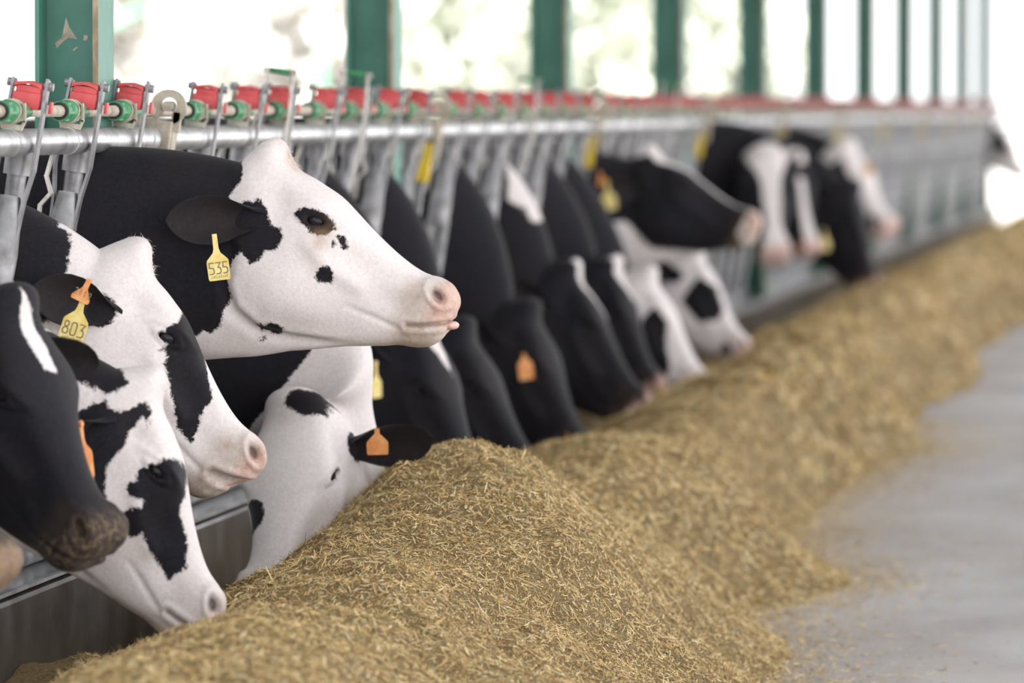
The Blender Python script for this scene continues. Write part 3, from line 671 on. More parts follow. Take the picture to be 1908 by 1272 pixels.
def build_cow(cw, NU=140, NV=144, NN=46, NB=40):
    """returns verts (world), faces (list of index arrays), rest (a,y,d), tag arrays, head matrix"""
    sc = cw.get('scale', 1.0); M = rot_head(*cw['rot'])*sc; P = np.array(cw['poll'])
    G, R, phi, Gp = head_grid(NU, NV, cw.get('mouth', 0))
    rest_h = np.stack([G[..., 0], G[..., 1], -G[..., 2]], 2)
    Hw = Gp @ M.T+P
    # neck
    loc2w = lambda v: M @ v+P
    c0 = loc2w(np.array([S0C[0], 0, -S0C[1]])); up0 = M @ np.array([S0U[0], 0, -S0U[1]]); up0 /= np.linalg.norm(up0)
    fw0 = -(M @ np.array([S0B[0], 0, -S0B[1]])); fw0 /= np.linalg.norm(fw0)
    fx = math.radians(cw.get('flex', 0)); fw0 = fw0*math.cos(fx)+up0*math.sin(fx)
    B = body_rings(); Y = cw['stall']; X = cw.get('xs', -3.05); dz = cw.get('dz', 0.0)
    bz = lambda k: np.array([X+B[k, 0], Y, B[k, 1]+dz+(B[k, 3]-B[k, 4])/2])
    p0 = bz(0); tl = np.linalg.norm(c0-p0)
    t0 = np.array(cw.get('t0', (1, 0, .05))); t0 = t0/np.linalg.norm(t0)
    k0, k1 = cw.get('k', (.50, .24) if P[2] < 1.0 else (.36, .33))
    q1, q2 = p0+t0*tl*k0, c0-fw0*tl*k1
    t = np.linspace(0, 1, NN+2)[1:-1][:, None]
    C = (1-t)**3*p0+3*(1-t)**2*t*q1+3*(1-t)*t*t*q2+t**3*c0
    T = 3*(1-t)**2*(q1-p0)+6*(1-t)*t*(q2-q1)+3*t*t*(c0-q2); T /= np.linalg.norm(T, axis=1, keepdims=True)
    f = sstep(0, 1, t); U = (1-f)*np.array([0, 0, 1.0])+f*up0; U -= T*(U*T).sum(1, keepdims=True); U /= np.linalg.norm(U, axis=1, keepdims=True)
    Lf = np.cross(U, T)
    hb0 = (B[0, 3]+B[0, 4])/2; hh = hb0+(S0H*sc-hb0)*t[:, 0]**cw.get('ne', 1.1 if P[2] < 1.0 else .8)
    W0 = np.array(ST[0][4:9])*sc; g = t**.70
    Wn = ELL*B[0, 2]*(1-g)+W0*g
    W, ph = ring_profile(Wn, phi)
    yl = W*np.sign(np.sin(phi)+1e-9)[None, :]; zz = hh[:, None]*np.cos(ph)[None, :]
    Nk = C[:, None, :]+yl[..., None]*Lf[:, None, :]+zz[..., None]*U[:, None, :]
    s = np.concatenate([[0], np.cumsum(np.linalg.norm(np.diff(C, axis=0), axis=1))]); s = (s[-1]-s)+np.linalg.norm(c0-C[-1]); s = s/sc
    ra = S0C[0]+s[:, None]*S0B[0]+zz/sc*S0U[0]; rd = S0C[1]+s[:, None]*S0B[1]+zz/sc*S0U[1]
    rest_n = np.stack([ra, yl/sc, rd], 2)
    # body
    tb = np.linspace(0, len(B)-1, NB); Bb = catmull(B, tb)
    Wb, _ = ring_profile(ELL[None, :]*Bb[:, 2:3], phi)
    cph = np.cos(ph)[None, :]; hz = np.where(cph > 0, Bb[:, 3:4], Bb[:, 4:5])*np.sign(cph)*np.abs(cph)**.9
    yb = Wb*np.sign(np.sin(phi)+1e-9)[None, :]
    mix = np.clip((Bb[:, 0:1]-B[0, 0])/-.25, 0, 1)           # first ring equals the neck's section
    zneck = (Bb[:, 3:4]-Bb[:, 4:5])/2+(Bb[:, 3:4]+Bb[:, 4:5])/2*cph
    hz = zneck*(1-mix)+hz*mix
    Bw = np.stack([np.broadcast_to(X+Bb[:, 0:1], yb.shape), Y+yb, Bb[:, 1:2]+dz+hz], 2)
    sb = s[0]+(B[0, 0]-Bb[:, 0:1])/sc+.02
    rest_b = np.stack([S0C[0]+sb*S0B[0]+hz/sc*S0U[0], yb/sc, S0C[1]+sb*S0B[1]+hz/sc*S0U[1]], 2)
    A = np.concatenate([Bw[::-1], Nk, Hw]); Rr = np.concatenate([rest_b[::-1], rest_n, rest_h])
    n = len(A)
    idx = np.arange(n*NV).reshape(n, NV)
    q = np.stack([idx[:-1], np.roll(idx, -1, 1)[:-1], np.roll(idx, -1, 1)[1:], idx[1:]], 2).reshape(-1, 4)
    verts = A.reshape(-1, 3); rest = Rr.reshape(-1, 3)
    faces = q.tolist(); faces.append(idx[0][::-1].tolist())
    tip = np.array([.541, 0, -.074]); verts = np.vstack([verts, loc2w(tip)]); rest = np.vstack([rest, [.541, 0, .074]])
    ti = len(verts)-1
    for j in range(NV): faces.append([int(idx[-1][j]), int(idx[-1][(j+1) % NV]), ti])
    part = np.zeros(len(verts))                               # 0 skin, 1 ear inside, 2 ear outside, 3 leg
    # ears
    ears = cw.get('ears', {})
    for side in (1, -1):
        ep = dict(e=(-.66, .48, -.50), n=(.20, .85, .05)); ep.update(ears.get(side, {}))
        Pg, Qg = ear_grid(side, **ep)
        for layer, kind in ((Pg, 1), (Qg, 2)):
            ns, nt = layer.shape[:2]; o = len(verts)
            verts = np.vstack([verts, (layer.reshape(-1, 3) @ M.T)+P])
            rr = layer.reshape(-1, 3); rest = np.vstack([rest, np.stack([rr[:, 0], rr[:, 1], -rr[:, 2]], 1)])
            part = np.concatenate([part, np.full(ns*nt, kind)])
            ii = o+np.arange(ns*nt).reshape(ns, nt)
            qq = np.stack([ii[:-1, :-1], ii[:-1, 1:], ii[1:, 1:], ii[1:, :-1]], 2).reshape(-1, 4)
            if (kind == 1) != (side < 0): qq = qq[:, ::-1]
            faces += qq.tolist()
            if kind == 1: i1 = ii
        a1, b1 = i1, ii                                       # stitch the rims
        for k in range(ns-1):
            faces.append([int(a1[k, 0]), int(a1[k+1, 0]), int(b1[k+1, 0]), int(b1[k, 0])])
            faces.append([int(a1[k, -1]), int(b1[k, -1]), int(b1[k+1, -1]), int(a1[k+1, -1])])
    # legs: tapered, jointed tubes rooted inside the trunk
    fl = cw.get('floor', 0.0)
    for (lx, ly, pts) in (
        (-.30, .17, [(0, .86, .12), (.01, .62, .095), (.03, .45, .062), (.0, .40, .055), (-.01, .22, .040), (.0, .12, .046), (.03, .07, .052), (.05, .0, .065)]),
        (-1.55, .19, [(.05, .92, .17), (.12, .70, .135), (.02, .56, .075), (-.09, .46, .055), (-.06, .30, .043), (-.03, .13, .047), (.0, .07, .053), (.03, .0, .066)])):
        for side in (1, -1):
            m = 14; K = catmull(np.array(pts), np.linspace(0, len(pts)-1, 22)); th = np.arange(m)/m*2*math.pi; o = len(verts)
            hgt = K[:, 1:2]*(1+dz/1.0)
            L = np.stack([X+lx+K[:, 0:1]+K[:, 2:3]*np.cos(th), Y+side*ly+K[:, 2:3]*.82*np.sin(th), fl+hgt+0*th], 2)
            verts = np.vstack([verts, L.reshape(-1, 3)]); rest = np.vstack([rest, np.tile([[-1.5, side*.2, .9]], (22*m, 1))])
            part = np.concatenate([part, np.full(22*m, 3)])
            ii = o+np.arange(22*m).reshape(22, m)
            faces += np.stack([ii[:-1], np.roll(ii, -1, 1)[:-1], np.roll(ii, -1, 1)[1:], ii[1:]], 2).reshape(-1, 4).tolist()
            faces.append(ii[-1].tolist())
    part = np.concatenate([part, np.zeros(len(verts)-len(part))])
    return verts, faces, rest, part, M, P

def eye_local(side, G=[]):
    # eyeball centre in head space: just inside the lids
    if not G: G.append(head_grid(170, 160)[0].reshape(-1, 3))
    g = G[0]; ea, ed = g[:, 0]-EYE[0], -g[:, 2]-EYE[1]; eu = ea*EYE_AX[0]+ed*EYE_AX[1]; ev = -ea*EYE_AX[1]+ed*EYE_AX[0]
    r = np.sqrt((eu/.0235)**2+(ev/.0082)**2); k = (g[:, 1] > .05) & (r > .95) & (r < 1.35)
    return np.array([EYE[0], side*(g[k, 1].mean()-.0195), -EYE[1]])

# ---------------------------------------------------------------- cows
def patch_field(spec, rest, part):
    a, y, d = rest[:, 0], rest[:, 1], rest[:, 2]
    val = np.full(len(a), .06 if spec['base'] == 'K' else -.06)
    for it in spec.get('marks', []):
        colr, chart, poly = it[0], it[1], it[2]
        if chart in 'RLB':
            sd = poly_sd(a, d, poly)
            if chart == 'R': sd = np.minimum(sd, -(y-.004))
            if chart == 'L': sd = np.minimum(sd, y+.004)
        elif chart == 'T':                  # seen from above the face: polygon in (a, y)
            sd = np.minimum(poly_sd(a, y, poly), (it[3] if len(it) > 3 else .09)-d)
        elif chart == 'H':                  # everything further back along the neck than poly metres
            sd = (a-S0C[0])*S0B[0]+(d-S0C[1])*S0B[1]-poly
        elif chart == 'S':                  # a ball in head space
            c = np.array(poly); sd = it[3]-np.sqrt((a-c[0])**2+(y-c[1])**2+(d-c[2])**2)
        val = np.maximum(val, sd) if colr == 'K' else np.minimum(val, -sd)
    e = spec.get('ear', 'K')
    for sd_ in (1, -1):                     # hair round the ear root takes the ear's colour
        q = .037-np.sqrt((a-.040)**2+(y-sd_*.113)**2+(d-.155)**2); q = np.where(part == 0, q, -1)
        val = np.maximum(val, q) if (e[sd_] if isinstance(e, dict) else e) == 'K' else np.minimum(val, -q)
    ek = np.isin(part, (1, 2))
    if isinstance(e, dict): val = np.where(ek & (y > 0), .06 if e[1] == 'K' else -.06, np.where(ek & (y <= 0), .06 if e[-1] == 'K' else -.06, val))
    else: val = np.where(ek, .06 if e == 'K' else -.06, val)
    return np.clip(val, -.06, .06)

def strands(P0, D, ln, w, rng, grav=.3, seg=4):
    """thin tapered, drooping hairs"""
    n = len(P0); V = []; sidev = np.cross(D, rng.normal(size=(n, 3))); sidev /= np.linalg.norm(sidev, axis=1, keepdims=True)
    for k in range(seg+1):
        t = k/seg; c = P0+D*(ln*t)[:, None]+np.array([0, 0, -1])*(grav*ln*t*t)[:, None]; ww = (w*(1-.85*t))[:, None]
        V += [c-sidev*ww, c+sidev*ww]
    V = np.stack(V, 1).reshape(-1, 3); b = np.arange(n)[:, None]*(2*seg+2); Q = [b+np.array([[2*k, 2*k+1, 2*k+3, 2*k+2]]) for k in range(seg)]
    return V, np.concatenate(Q)

DIG = {'5': [[(1, 1), (.12, 1), (.05, .56), (.55, .56), (.9, .48), (1, .3), (.95, .1), (.6, 0), (.05, .0)]],
       '3': [[(.05, 1), (.95, 1), (.45, .58), (.8, .55), (1, .38), (.98, .15), (.7, 0), (.05, 0)]],
       '8': [[(.5, .54), (.2, .62), (.12, .8), (.25, .96), (.5, 1), (.75, .96), (.88, .8), (.8, .62), (.5, .54), (.12, .42), (0, .22), (.15, .04), (.5, 0), (.85, .04), (1, .22), (.88, .42), (.5, .54)]],
       '0': [[(.25, 1), (.75, 1), (.97, .85), (.97, .15), (.75, 0), (.25, 0), (.03, .15), (.03, .85), (.25, 1)]],
       '2': [[(.05, .85), (.3, 1), (.75, 1), (.95, .8), (.85, .55), (.05, 0), (1, 0)]],
       '1': [[(.3, .85), (.55, 1), (.55, 0)]],
       '9': [[(.95, .6), (.75, .45), (.3, .45), (.08, .65), (.1, .88), (.35, 1), (.7, 1), (.93, .88), (.95, .5), (.8, .1), (.4, 0)]],
       '6': [[(.7, 1), (.3, .75), (.06, .3), (.25, .02), (.7, .0), (.95, .2), (.9, .42), (.6, .54), (.15, .42)]]}
def ribbon(mbx, pts, w, z):
    for p, q in zip(pts[:-1], pts[1:]):
        d = (q-p); l = d.length
        if l < 1e-6: continue
        d /= l; s = Vector((-d.y, d.x, 0))*w/2; p2, q2 = p-d*w*.4, q+d*w*.4
        mbx.add([p2-s+Vector((0, 0, z)), q2-s+Vector((0, 0, z)), q2+s+Vector((0, 0, z)), p2+s+Vector((0, 0, z))], [(0, 1, 2, 3)])
def ear_tag(parent, color, number, Mx, k=1.0, neck=.036, w=.050, h=.062):
    """tag space: x right, y up, z towards the viewer, origin at the stud; Mx maps to the parent"""
    pts = [(-.0055, .006), (.0055, .006), (.006, -neck*.75), (.0085, -neck), (w*.47, -neck-.016), (w/2, -neck-.022), (w/2*.97, -neck-h+.004), (w/2*.88, -neck-h), (-w/2*.88, -neck-h), (-w/2*.97, -neck-h+.004), (-w/2, -neck-.022), (-w*.47, -neck-.016), (-.0085, -neck), (-.006, -neck*.75)]
    mb = MB(); mb.prism([(x*k, y*k) for x, y in pts], (1, 0, 0), (0, 1, 0), (0, 0, 1), (0, 0, 0), .0024); mb.tube([(0, 0, -.004), (0, 0, .0045)], .0052*k, 10)
    me = mb.mesh('ear_tag'); me.transform(Mx); o = link('ear_tag', me, M[color], parent, smooth=False)
    if number:
        mb = MB(); nd = len(number); dw = (w*.86-.004*(nd-1))/nd*.92; x = -(dw*nd+.0045*(nd-1))/2; hh = min(h*.50, dw*2.3); yb = -neck-h+.015 if nd == 3 else -neck-h+.012
        for ch in number:
            for st in DIG[ch]: ribbon(mb, [Vector(((x+p[0]*dw)*k, (yb+p[1]*hh)*k, 0)) for p in st], .0026*k if nd == 3 else .0018*k, .0017)
            x += dw+.0045
        if nd == 3:    # the small print line under the number
            for q in range(9): ribbon(mb, [Vector(((-.017+.0042*q)*k, (-neck-h+.006)*k, 0)), Vector(((-.0152+.0042*q)*k, (-neck-h+.0085+.0015*(q % 3))*k, 0))], .0014*k, .0017)
        m2 = mb.mesh('tag_number'); m2.transform(Mx); n_ = link('tag_number', m2, M['ink'], o, smooth=False); n_['label'] = 'faded printed number'
    return o

def make_cow(cw):
    near = cw['stall'] < 14; far_ = cw['stall'] > 22
    res = dict(NU=170, NV=160, NN=50, NB=30) if near else (dict(NU=60, NV=56, NN=24, NB=18) if far_ else dict(NU=100, NV=96, NN=34, NB=24))
    verts, faces, rest, part, Mh, P = build_cow({**cw, 'floor': -.03}, **res)
    root = np.array([cw.get('xs', -3.05), cw['stall'], -.03]); a, y, d = rest.T; spec = cw['coat']
    me = bpy.data.meshes.new('cow'); me.from_pydata((verts-root).tolist(), [], faces); me.update()
    at = {}
    at['patch'] = patch_field(spec, rest, part)
    skin = part == 0; hd = skin & (a > -.1)
    na, nd_ = a-.487, d-.040; nu = na*.85+nd_*.52; nv = -na*.52+nd_*.85; nr = np.sqrt((nu/.0235)**2+((nv+.25*nu)/.0135)**2)
    qm, tm = line_dist(a, d, MOUTH)
    ea, ed = a-EYE[0], d-EYE[1]; eu = ea*EYE_AX[0]+ed*EYE_AX[1]; ev = -ea*EYE_AX[1]+ed*EYE_AX[0]; er = np.sqrt((eu/.0235)**2+(ev/.0082)**2)
    lat = np.abs(y) > .05
    muz = sstep(.462, .502, a+.15*(.05-d))*(1-sstep(.085, .115, d))
    pk = spec.get('pink', .7)
    at['pink'] = np.where(hd, np.clip(np.maximum(muz*pk, np.exp(-(qm/.011)**2)*pk*.45*(1-.6*tm)), 0, 1), 0)
    at['stain'] = np.where(hd, np.clip(spec.get('stain', .5 if spec['base'] == 'W' else .10)*(sstep(.41, .49, a)*(.45+.55*sstep(.10, .15, d))+.8*np.exp(-((a-.440)/.030)**2-((d-.075)/.040)**2)*lat)+spec.get('poll', .0)*np.exp(-((a-.03)/.04)**2-((y-.0)/.05)**2-((d-.02)/.05)**2)+spec.get('tear', .0)*np.exp(-(((a-.20)-.15*(d-.07))/.022)**2-((d-.09)/.035)**2)*lat, 0, 1), 0)
    at['stain'] = np.where(part == 1, spec.get('earstain', .035), at['stain'])
    at['feed'] = np.where(hd, spec.get('feed', 0)*sstep(.44, .50, a), 0)
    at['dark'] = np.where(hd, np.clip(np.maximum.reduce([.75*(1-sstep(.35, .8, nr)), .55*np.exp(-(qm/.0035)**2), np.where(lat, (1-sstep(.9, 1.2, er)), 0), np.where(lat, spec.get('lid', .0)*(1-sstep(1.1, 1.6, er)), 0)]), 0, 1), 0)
    for k, v in at.items():
        A = me.attributes.new(k, 'FLOAT', 'POINT'); A.data.foreach_set('value', np.ascontiguousarray(v, np.float32))
    o = link('cow', me, M['coat'], None, tuple(root)); tag(o, cw['label'], 'cow', 'dairy cows feeding through the headlocks')
    W = lambda p: Mh @ np.array(p)+P-root
    Rm = Matrix(Mh.tolist()).to_4x4(); Rm.translation = Vector((P-root).tolist())
    for side in (1, -1):
        bm = bmesh.new(); bmesh.ops.create_uvsphere(bm, u_segments=20 if near else 10, v_segments=14 if near else 8, radius=.0212)
        c = eye_local(side); bm.transform(Rm @ Matrix.Translation(Vector((c[0], c[1], c[2]))))
        m2 = bpy.data.meshes.new('eye'); bm.to_mesh(m2); bm.free(); link('eye', m2, M['eye'], o)
    for tg in cw.get('tags', []):
        col_, num, pos, yaw, roll = tg[:5]; kw = tg[5] if len(tg) > 5 else {}
        # tag faces -Y by default; yaw turns it towards +X, roll tips it in its plane
        R = Matrix.Rotation(math.radians(yaw), 4, 'Z') @ Matrix.Rotation(math.radians(90), 4, 'X') @ Matrix.Rotation(math.radians(roll), 4, 'Z')
        T = Matrix.Translation(Vector((np.array(pos)-root).tolist())) @ R
        ear_tag(o, 'tag_'+col_, num, T, **kw)
    r = np.random.default_rng(int(cw['stall']*100))
    if cw.get('whiskers'):
        Vs = []; Qs = []; o_ = 0; vl = verts[:len(part)]
        nrm = np.zeros((len(me.vertices), 3), np.float32); me.vertices.foreach_get('normal', nrm.ravel()); nrm = nrm.reshape(-1, 3)
        def grow(mask, n, l0, l1, w, grav, tilt):
            nonlocal o_
            ix = np.nonzero(mask)[0]
            if not len(ix): return
            ix = r.choice(ix, n); D = nrm[ix]+r.normal(size=(n, 3))*tilt; D /= np.linalg.norm(D, axis=1, keepdims=True)
            V, Q = strands((verts-root)[ix], D, l0+(l1-l0)*r.random(n), np.full(n, w), r, grav); Vs.append(V); Qs.append(Q+o_); o_ += len(V)
        grow(hd & (a > .455) & (d > .125) & (a < .54), int(150*cw['whiskers']), .012, .045, .00035, .5, .35)
        grow(hd & (a > .47) & (d < .02), int(26*cw['whiskers']), .02, .055, .0003, .2, .45)
        grow(hd & (a > .49) & (d > .055) & (d < .12), int(50*cw['whiskers']), .006, .025, .0003, .3, .3)
        link('whiskers', mesh_np('whiskers', np.concatenate(Vs), np.concatenate(Qs)), M['whisker'], o, smooth=False)
        Vs = []; Qs = []; o_ = 0
        if spec.get('tuft'):
            grow(hd & (np.abs(y) < .055) & (a < .05) & (a > -.045) & (d < .05), int(1400*spec['tuft']), .008, .022, .0005, .25, .8)
            link('poll_tuft', mesh_np('poll_tuft', np.concatenate(Vs), np.concatenate(Qs)), M['tuft'], o, smooth=False)
    if cw.get('tongue'):
        pts = [W((.49, 0, -.105)), W((.53, 0, -.093)), W((.548, -.006, -.081)), W((.556, -.010, -.072))]
        mb = MB(); K = catmull(np.array(pts), np.linspace(0, 3, 12)); rr = [.010]*6+[.010, .0098, .0095, .009, .007, .003]
        mb.tube([tuple(p) for p in K], rr, 14, sq=2.2); mb.build('tongue', M['tongue'], o, smooth=True)
    return o
MARK_535 = [
    ('K', 'R', [(-.06,.063),(-.034,.078),(-.021,.102),(-.026,.134),(-.016,.155),(-.001,.149),(-.003,.172),(.029,.163),(.044,.151),(.03,.116),(.04,.101),(.064,.111),(.086,.125),(.099,.132),(.115,.124),(.132,.138),(.14,.163),(.133,.178),(.118,.187),(.121,.213),(.108,.231),(.092,.225),(.076,.214),(.071,.241),(.076,.269),(.094,.301),(.117,.318),(.119,.346),(.124,.368),(.134,.388),(.125,.415),(.104,.424),(.049,.504),(-.108,.669),(-.422,.807),(-.639,.239)]),
    ('K', 'R', [(.123,.085),(.122,.07),(.134,.054),(.157,.042),(.186,.04),(.206,.047),(.22,.054),(.21,.074),(.196,.088),(.174,.093),(.157,.088),(.141,.084)]),
    ('K', 'R', [(.228,.065),(.24,.055),(.255,.063),(.265,.079),(.255,.083),(.238,.075)]),
    ('K', 'R', [(.226,.081),(.233,.076),(.24,.085),(.235,.089)]),
    ('K', 'R', [(.245,.17),(.24,.156),(.245,.134),(.257,.13),(.271,.138),(.281,.157),(.264,.169),(.253,.175)]),
    ('K', 'R', [(.192,.336),(.212,.327),(.22,.313),(.25,.304),(.251,.323),(.235,.339),(.219,.336),(.21,.345)]),
    ('K', 'R', [(.216,.367),(.22,.355),(.23,.349),(.228,.36)]),
]
MARK_803 = [
    ('K', 'R', [(-.078,.126),(-.071,.136),(-.062,.147),(-.047,.168),(-.01,.199),(.004,.213),(.006,.243),(.002,.267),(-.003,.312),(-.074,.418),(-.241,.197),(-.109,.094)]),
    ('K', 'R', [(.158,-.008),(.19,-.026),(.221,-.031),(.238,-.016),(.253,.006),(.282,.028),(.307,.037),(.343,.052),(.353,.093),(.378,.111),(.397,.145),(.353,.149),(.314,.139),(.263,.116),(.212,.104),(.204,.086),(.195,.087),(.179,.097),(.181,.073),(.163,.065),(.15,.053),(.154,.03),(.148,.007)]),
]
MARK_E = [
    ('K', 'R', [(.145,.039),(.165,.011),(.198,-.001),(.232,.016),(.268,.043),(.297,.049),(.336,.048),(.39,.069),(.406,.113),(.359,.125),(.304,.135),(.287,.135),(.289,.163),(.255,.177),(.23,.168),(.225,.142),(.233,.118),(.222,.111),(.198,.139),(.178,.132),(.172,.111),(.151,.101),(.158,.065),(.148,.051)]),
    ('K', 'R', [(-.005,.201),(-.008,.179),(-.009,.118),(.007,.118),(.025,.097),(.022,.057),(.02,.04),(.048,.033),(.075,.053),(.05,.056),(.061,.071),(.074,.097),(.096,.11),(.109,.136),(.122,.162),(.145,.173),(.159,.18),(.205,.19),(.212,.203),(.152,.2),(.069,.205)]),
    ('K', 'R', [(-.102,.073),(-.028,.06),(-.019,.094),(-.021,.118),(-.042,.128),(-.026,.159),(-.077,.184),(-.142,.121)]),
]
MARK_C4 = [
    ('W', 'R', [(-.445,.161),(-.435,.153),(-.386,.146),(-.304,.121),(-.292,.143),(-.311,.168),(-.335,.156),(-.334,.179),(-.351,.206),(-.39,.183)]),
]
OUTSIDE = 9
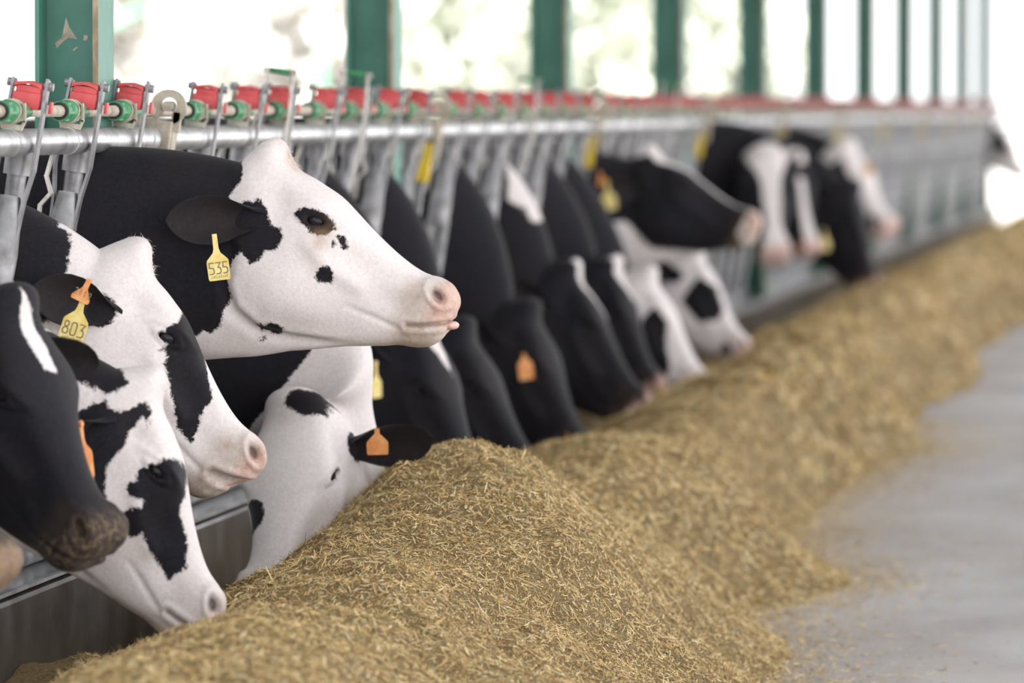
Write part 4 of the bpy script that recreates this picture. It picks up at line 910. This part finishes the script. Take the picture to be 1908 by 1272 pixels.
COWS = [
 dict(id='A', stall=10.28, poll=(-2.45, 10.28, 1.03), rot=(66, -8, 0), label='grey-black cow cut off at the left edge, only its straw-covered muzzle showing', coat=dict(base='K', feed=.8, pink=.3, stain=.5)),
 dict(id='B', stall=10.86, poll=(-2.392, 10.95, 1.021), rot=(64, -18, 5), scale=.97, ears={1: dict(e=(.45, .80, .42), n=(.5, -.3, .3))}, label='black cow with a narrow white blaze at the left edge, muzzle dusted with feed', coat=dict(base='K', feed=.35, pink=.04, marks=[('W', 'T', [(-.02, -.02), (.05, -.028), (.10, -.03), (.15, -.02), (.165, .012), (.10, .022), (.03, .012)])])),
 dict(id='E', stall=11.44, poll=(-2.227, 11.5, .832), rot=(71.7, 16, 3), scale=.95, flex=28, t0=(1, 0, -.55), k=(.30, .42), whiskers=.6, ears={-1: dict(e=(.05, .60, -.80), n=(.3, .8, .5))}, label='white-faced cow with a black eye patch, head down eating hay in front', tags=[('orange', '', (-2.338, 11.250, 0.762), 70, 12, dict(k=1.2))], coat=dict(base='W', ear='K', marks=MARK_E+[('K', 'H', .55)], pink=.3, stain=.3, tuft=.6)),
 dict(id='803', stall=12.02, poll=(-2.375, 12.1, 1.085), rot=(57, 19, 1), whiskers=.8, mouth=.034, label='white-faced cow wearing yellow tag 803, black patch around its eye', tags=[('yellow', '803', (-2.442, 11.800, 1.006), 8, -18, dict(k=1.1)), ('orange', '2119', (-2.432, 11.790, 1.033), 12, -26, dict(neck=.020, w=.042, h=.026))], coat=dict(base='W', ear='K', marks=MARK_803+[('K', 'H', .07)], tuft=.8, poll=.5, feed=.35, stain=.7)),
 dict(id='535', stall=12.60, poll=(-2.176, 12.7, 1.300), rot=(36.5, 0, 0), whiskers=1.0, tongue=True, label='white-faced cow with raised head and yellow tag 535, black neck', tags=[('yellow', '535', (-2.292, 12.500, 1.112), 10, 7)], coat=dict(base='W', ear='K', lid=.8, marks=MARK_535+[('K', 'H', .30)], tuft=1.0, poll=1.0, feed=.35, stain=.75, tear=.6)),
 dict(id='W', stall=13.45, poll=(-2.265, 13.35, .70), rot=(56, -97, 8), k=(.45, .28), ears={1: dict(e=(-.10, .95, -.05), n=(.8, .0, .5)), -1: dict(e=(-.10, .95, -.05), n=(.8, .0, .5))}, label='white cow facing the camera with black ear and square orange tag', tags=[('orange', '', (-2.049, 13.300, 0.634), 0, 2, dict(neck=.008, w=.052, h=.048))], coat=dict(base='W', ear='K', marks=[('K', 'H', .30), ('K', 'T', [(-.03, .08), (.025, .085), (.04, .04), (.015, -.01), (-.02, .01)], .2), ('K', 'S', (.29, -.062, .05), .046)])),
 dict(id='C1', stall=15.98, poll=(-2.31, 15.98, .79), rot=(66, -12, 2), scale=.97, xs=-2.91, dz=.025, k=(.37, .31), t0=(1, 0, .04), label='black cow with white forehead triangle, head down behind the white cow', tags=[('yellow', '', (-2.430, 15.750, 0.684), 65, 3)], coat=dict(base='K', pink=.05, marks=[('W', 'T', [(-.02, -.04), (.03, -.055), (.17, 0), (.03, .055), (-.02, .04)], .12)])),
 dict(id='C2', stall=17.08, poll=(-2.345, 17.08, .735), rot=(60, -3, 3), scale=.97, xs=-2.91, dz=.025, k=(.37, .31), t0=(1, 0, .04), label='all-black cow with bowed head right behind the hay peak', coat=dict(base='K', pink=.05)),
 dict(id='C3', stall=18.68, poll=(-2.345, 18.68, .735), rot=(65, -9, 0), scale=.99, xs=-2.91, dz=.025, k=(.37, .31), t0=(1, 0, .04), label='black cow with lone orange tag, head lowered', tags=[('orange', '', (-2.352, 18.420, 0.591), 20, 8, dict(neck=.01, h=.07))], coat=dict(base='K', pink=.05)),
 dict(id='C4', stall=19.88, poll=(-2.35, 19.88, .835), rot=(59, 4, 0), scale=1.05, xs=-2.91, dz=.025, k=(.37, .31), t0=(1, 0, .04), label='black cow with long white blaze and pink-white muzzle tip at the hay', coat=dict(base='K', marks=MARK_C4+[('W', 'T', [(-.03, -.05), (.03, -.06), (.20, -.012), (.21, .02), (.03, .07), (-.03, .05)], .15), ('W', 'B', [(.485, -.1), (.7, -.1), (.7, .3), (.50, .3)])])),
 dict(id='C5', stall=21.0, poll=(-2.337, 21.08, .82), rot=(67, -8, 0), scale=.95, xs=-2.91, dz=.025, k=(.37, .31), t0=(1, 0, .04), label='black cow with short white blaze, squeezed beside the white-blazed one', coat=dict(base='K', marks=[('W', 'T', [(-.03, -.06), (.03, -.06), (.16, -.0), (.16, .02), (.03, .06), (-.03, .05)], .15)])),
 dict(id='C6', stall=21.58, poll=(-2.266, 21.68, .765), rot=(60, 3, 2), scale=.94, xs=-2.91, dz=.025, k=(.37, .31), t0=(1, 0, .04), label='white-faced cow with black eye patch eating, past the black cows', coat=dict(base='W', marks=[('K', 'H', .02), ('K', 'R', [(.12, .05), (.20, .04), (.27, .09), (.36, .12), (.40, .17), (.30, .21), (.2, .17), (.13, .12)])])),
 dict(id='C7', stall=23.18, poll=(-2.228, 23.18, .81), rot=(60, -2, 0), scale=.85, xs=-2.91, dz=.025, k=(.37, .31), t0=(1, 0, .04), label='white-faced cow with big black cheek patch below the raised black head', coat=dict(base='W', marks=[('K', 'H', .05), ('K', 'R', [(.10, .06), (.18, .01), (.30, .035), (.33, .09), (.29, .17), (.16, .19)]), ('K', 'S', (.47, -.06, .12), .03)])),
 dict(id='C8', stall=22.45, poll=(-2.363, 22.6, 1.227), rot=(29.5, -1, 0), scale=.97, label='black cow with raised head, white face stripe and yellow tag', tags=[('orange', '', (-2.536, 22.200, 1.143), 0, 20, dict(neck=.02, w=.04, h=.03)), ('yellow', '', (-2.508, 22.200, 1.110), 0, 8, dict(k=1.15))], coat=dict(base='K', feed=.9, marks=[('W', 'T', [(-.06, -.07), (.06, -.075), (.16, -.04), (.40, -.02), (.55, -.05), (.6, .06), (.4, .03), (.16, .05), (.06, .07), (-.06, .07)], .05), ('W', 'B', [(.05, .30), (.20, .345), (.42, .245), (.40, .40), (0, .55), (-.1, .4)]), ('W', 'B', [(.47, -.1), (.7, -.1), (.7, .3), (.47, .12)])])),
 dict(id='C9', stall=26.93, poll=(-2.269, 26.9, 1.196), rot=(66, -72, 1), label='black cow with broad white blaze facing the camera', coat=dict(base='K', marks=[('W', 'T', [(-.06, -.10), (.05, -.09), (.14, -.05), (.36, -.035), (.45, -.06), (.6, -.08), (.6, .08), (.45, .06), (.36, .035), (.14, .05), (.05, .09), (-.06, .1)], .2)])),
 dict(id='C10', stall=28.28, poll=(-2.251, 28.3, 1.16), rot=(68, -52, 0), scale=.93, label='black cow with white poll and thin white blaze beside the broad blazed cow', coat=dict(base='K', marks=[('W', 'T', [(-.06, -.10), (.03, -.09), (.05, 0), (.03, .09), (-.06, .1)], .2), ('W', 'T', [(.12, -.02), (.3, -.025), (.6, -.05), (.6, .05), (.3, .025), (.12, .02)], .2)])),
 dict(id='C11', stall=29.48, poll=(-2.02, 29.5, .99), rot=(75, -10, 0), label='black cow low at the hay with a yellow tag', tags=[('yellow', '', (-2.152, 28.900, 0.773), 30, 5)], coat=dict(base='K')),
 dict(id='C12', stall=31.43, poll=(-2.19, 31.4, 1.195), rot=(54, -33, 0), scale=1.03, label='distant mostly white cow with orange tags in both ears', tags=[('orange', '', (-2.309, 31.200, 1.053), 0, 0, dict(neck=.01)), ('orange', '', (-2.080, 31.200, 1.106), 0, 0, dict(neck=.01))], coat=dict(base='W', marks=[('K', 'H', .0), ('K', 'R', [(.05, .04), (.2, .03), (.3, .1), (.2, .2), (.06, .2)]), ('K', 'S', (.45, -.05, .1), .05)])),
 dict(id='C13', stall=57.3, xs=-2.95, poll=(-2.44, 57.3, 1.19), rot=(58, -22, 0), label='farthest cow, small black and white head at the right end of the rail', coat=dict(base='K', marks=[('W', 'T', [(-.02, -.07), (.1, -.06), (.6, -.08), (.6, .08), (.1, .06), (-.02, .07)], .16), ('W', 'B', [(.20, .12), (.7, .0), (.7, .3), (.22, .3)])])),
]
for cw in COWS: make_cow(cw)
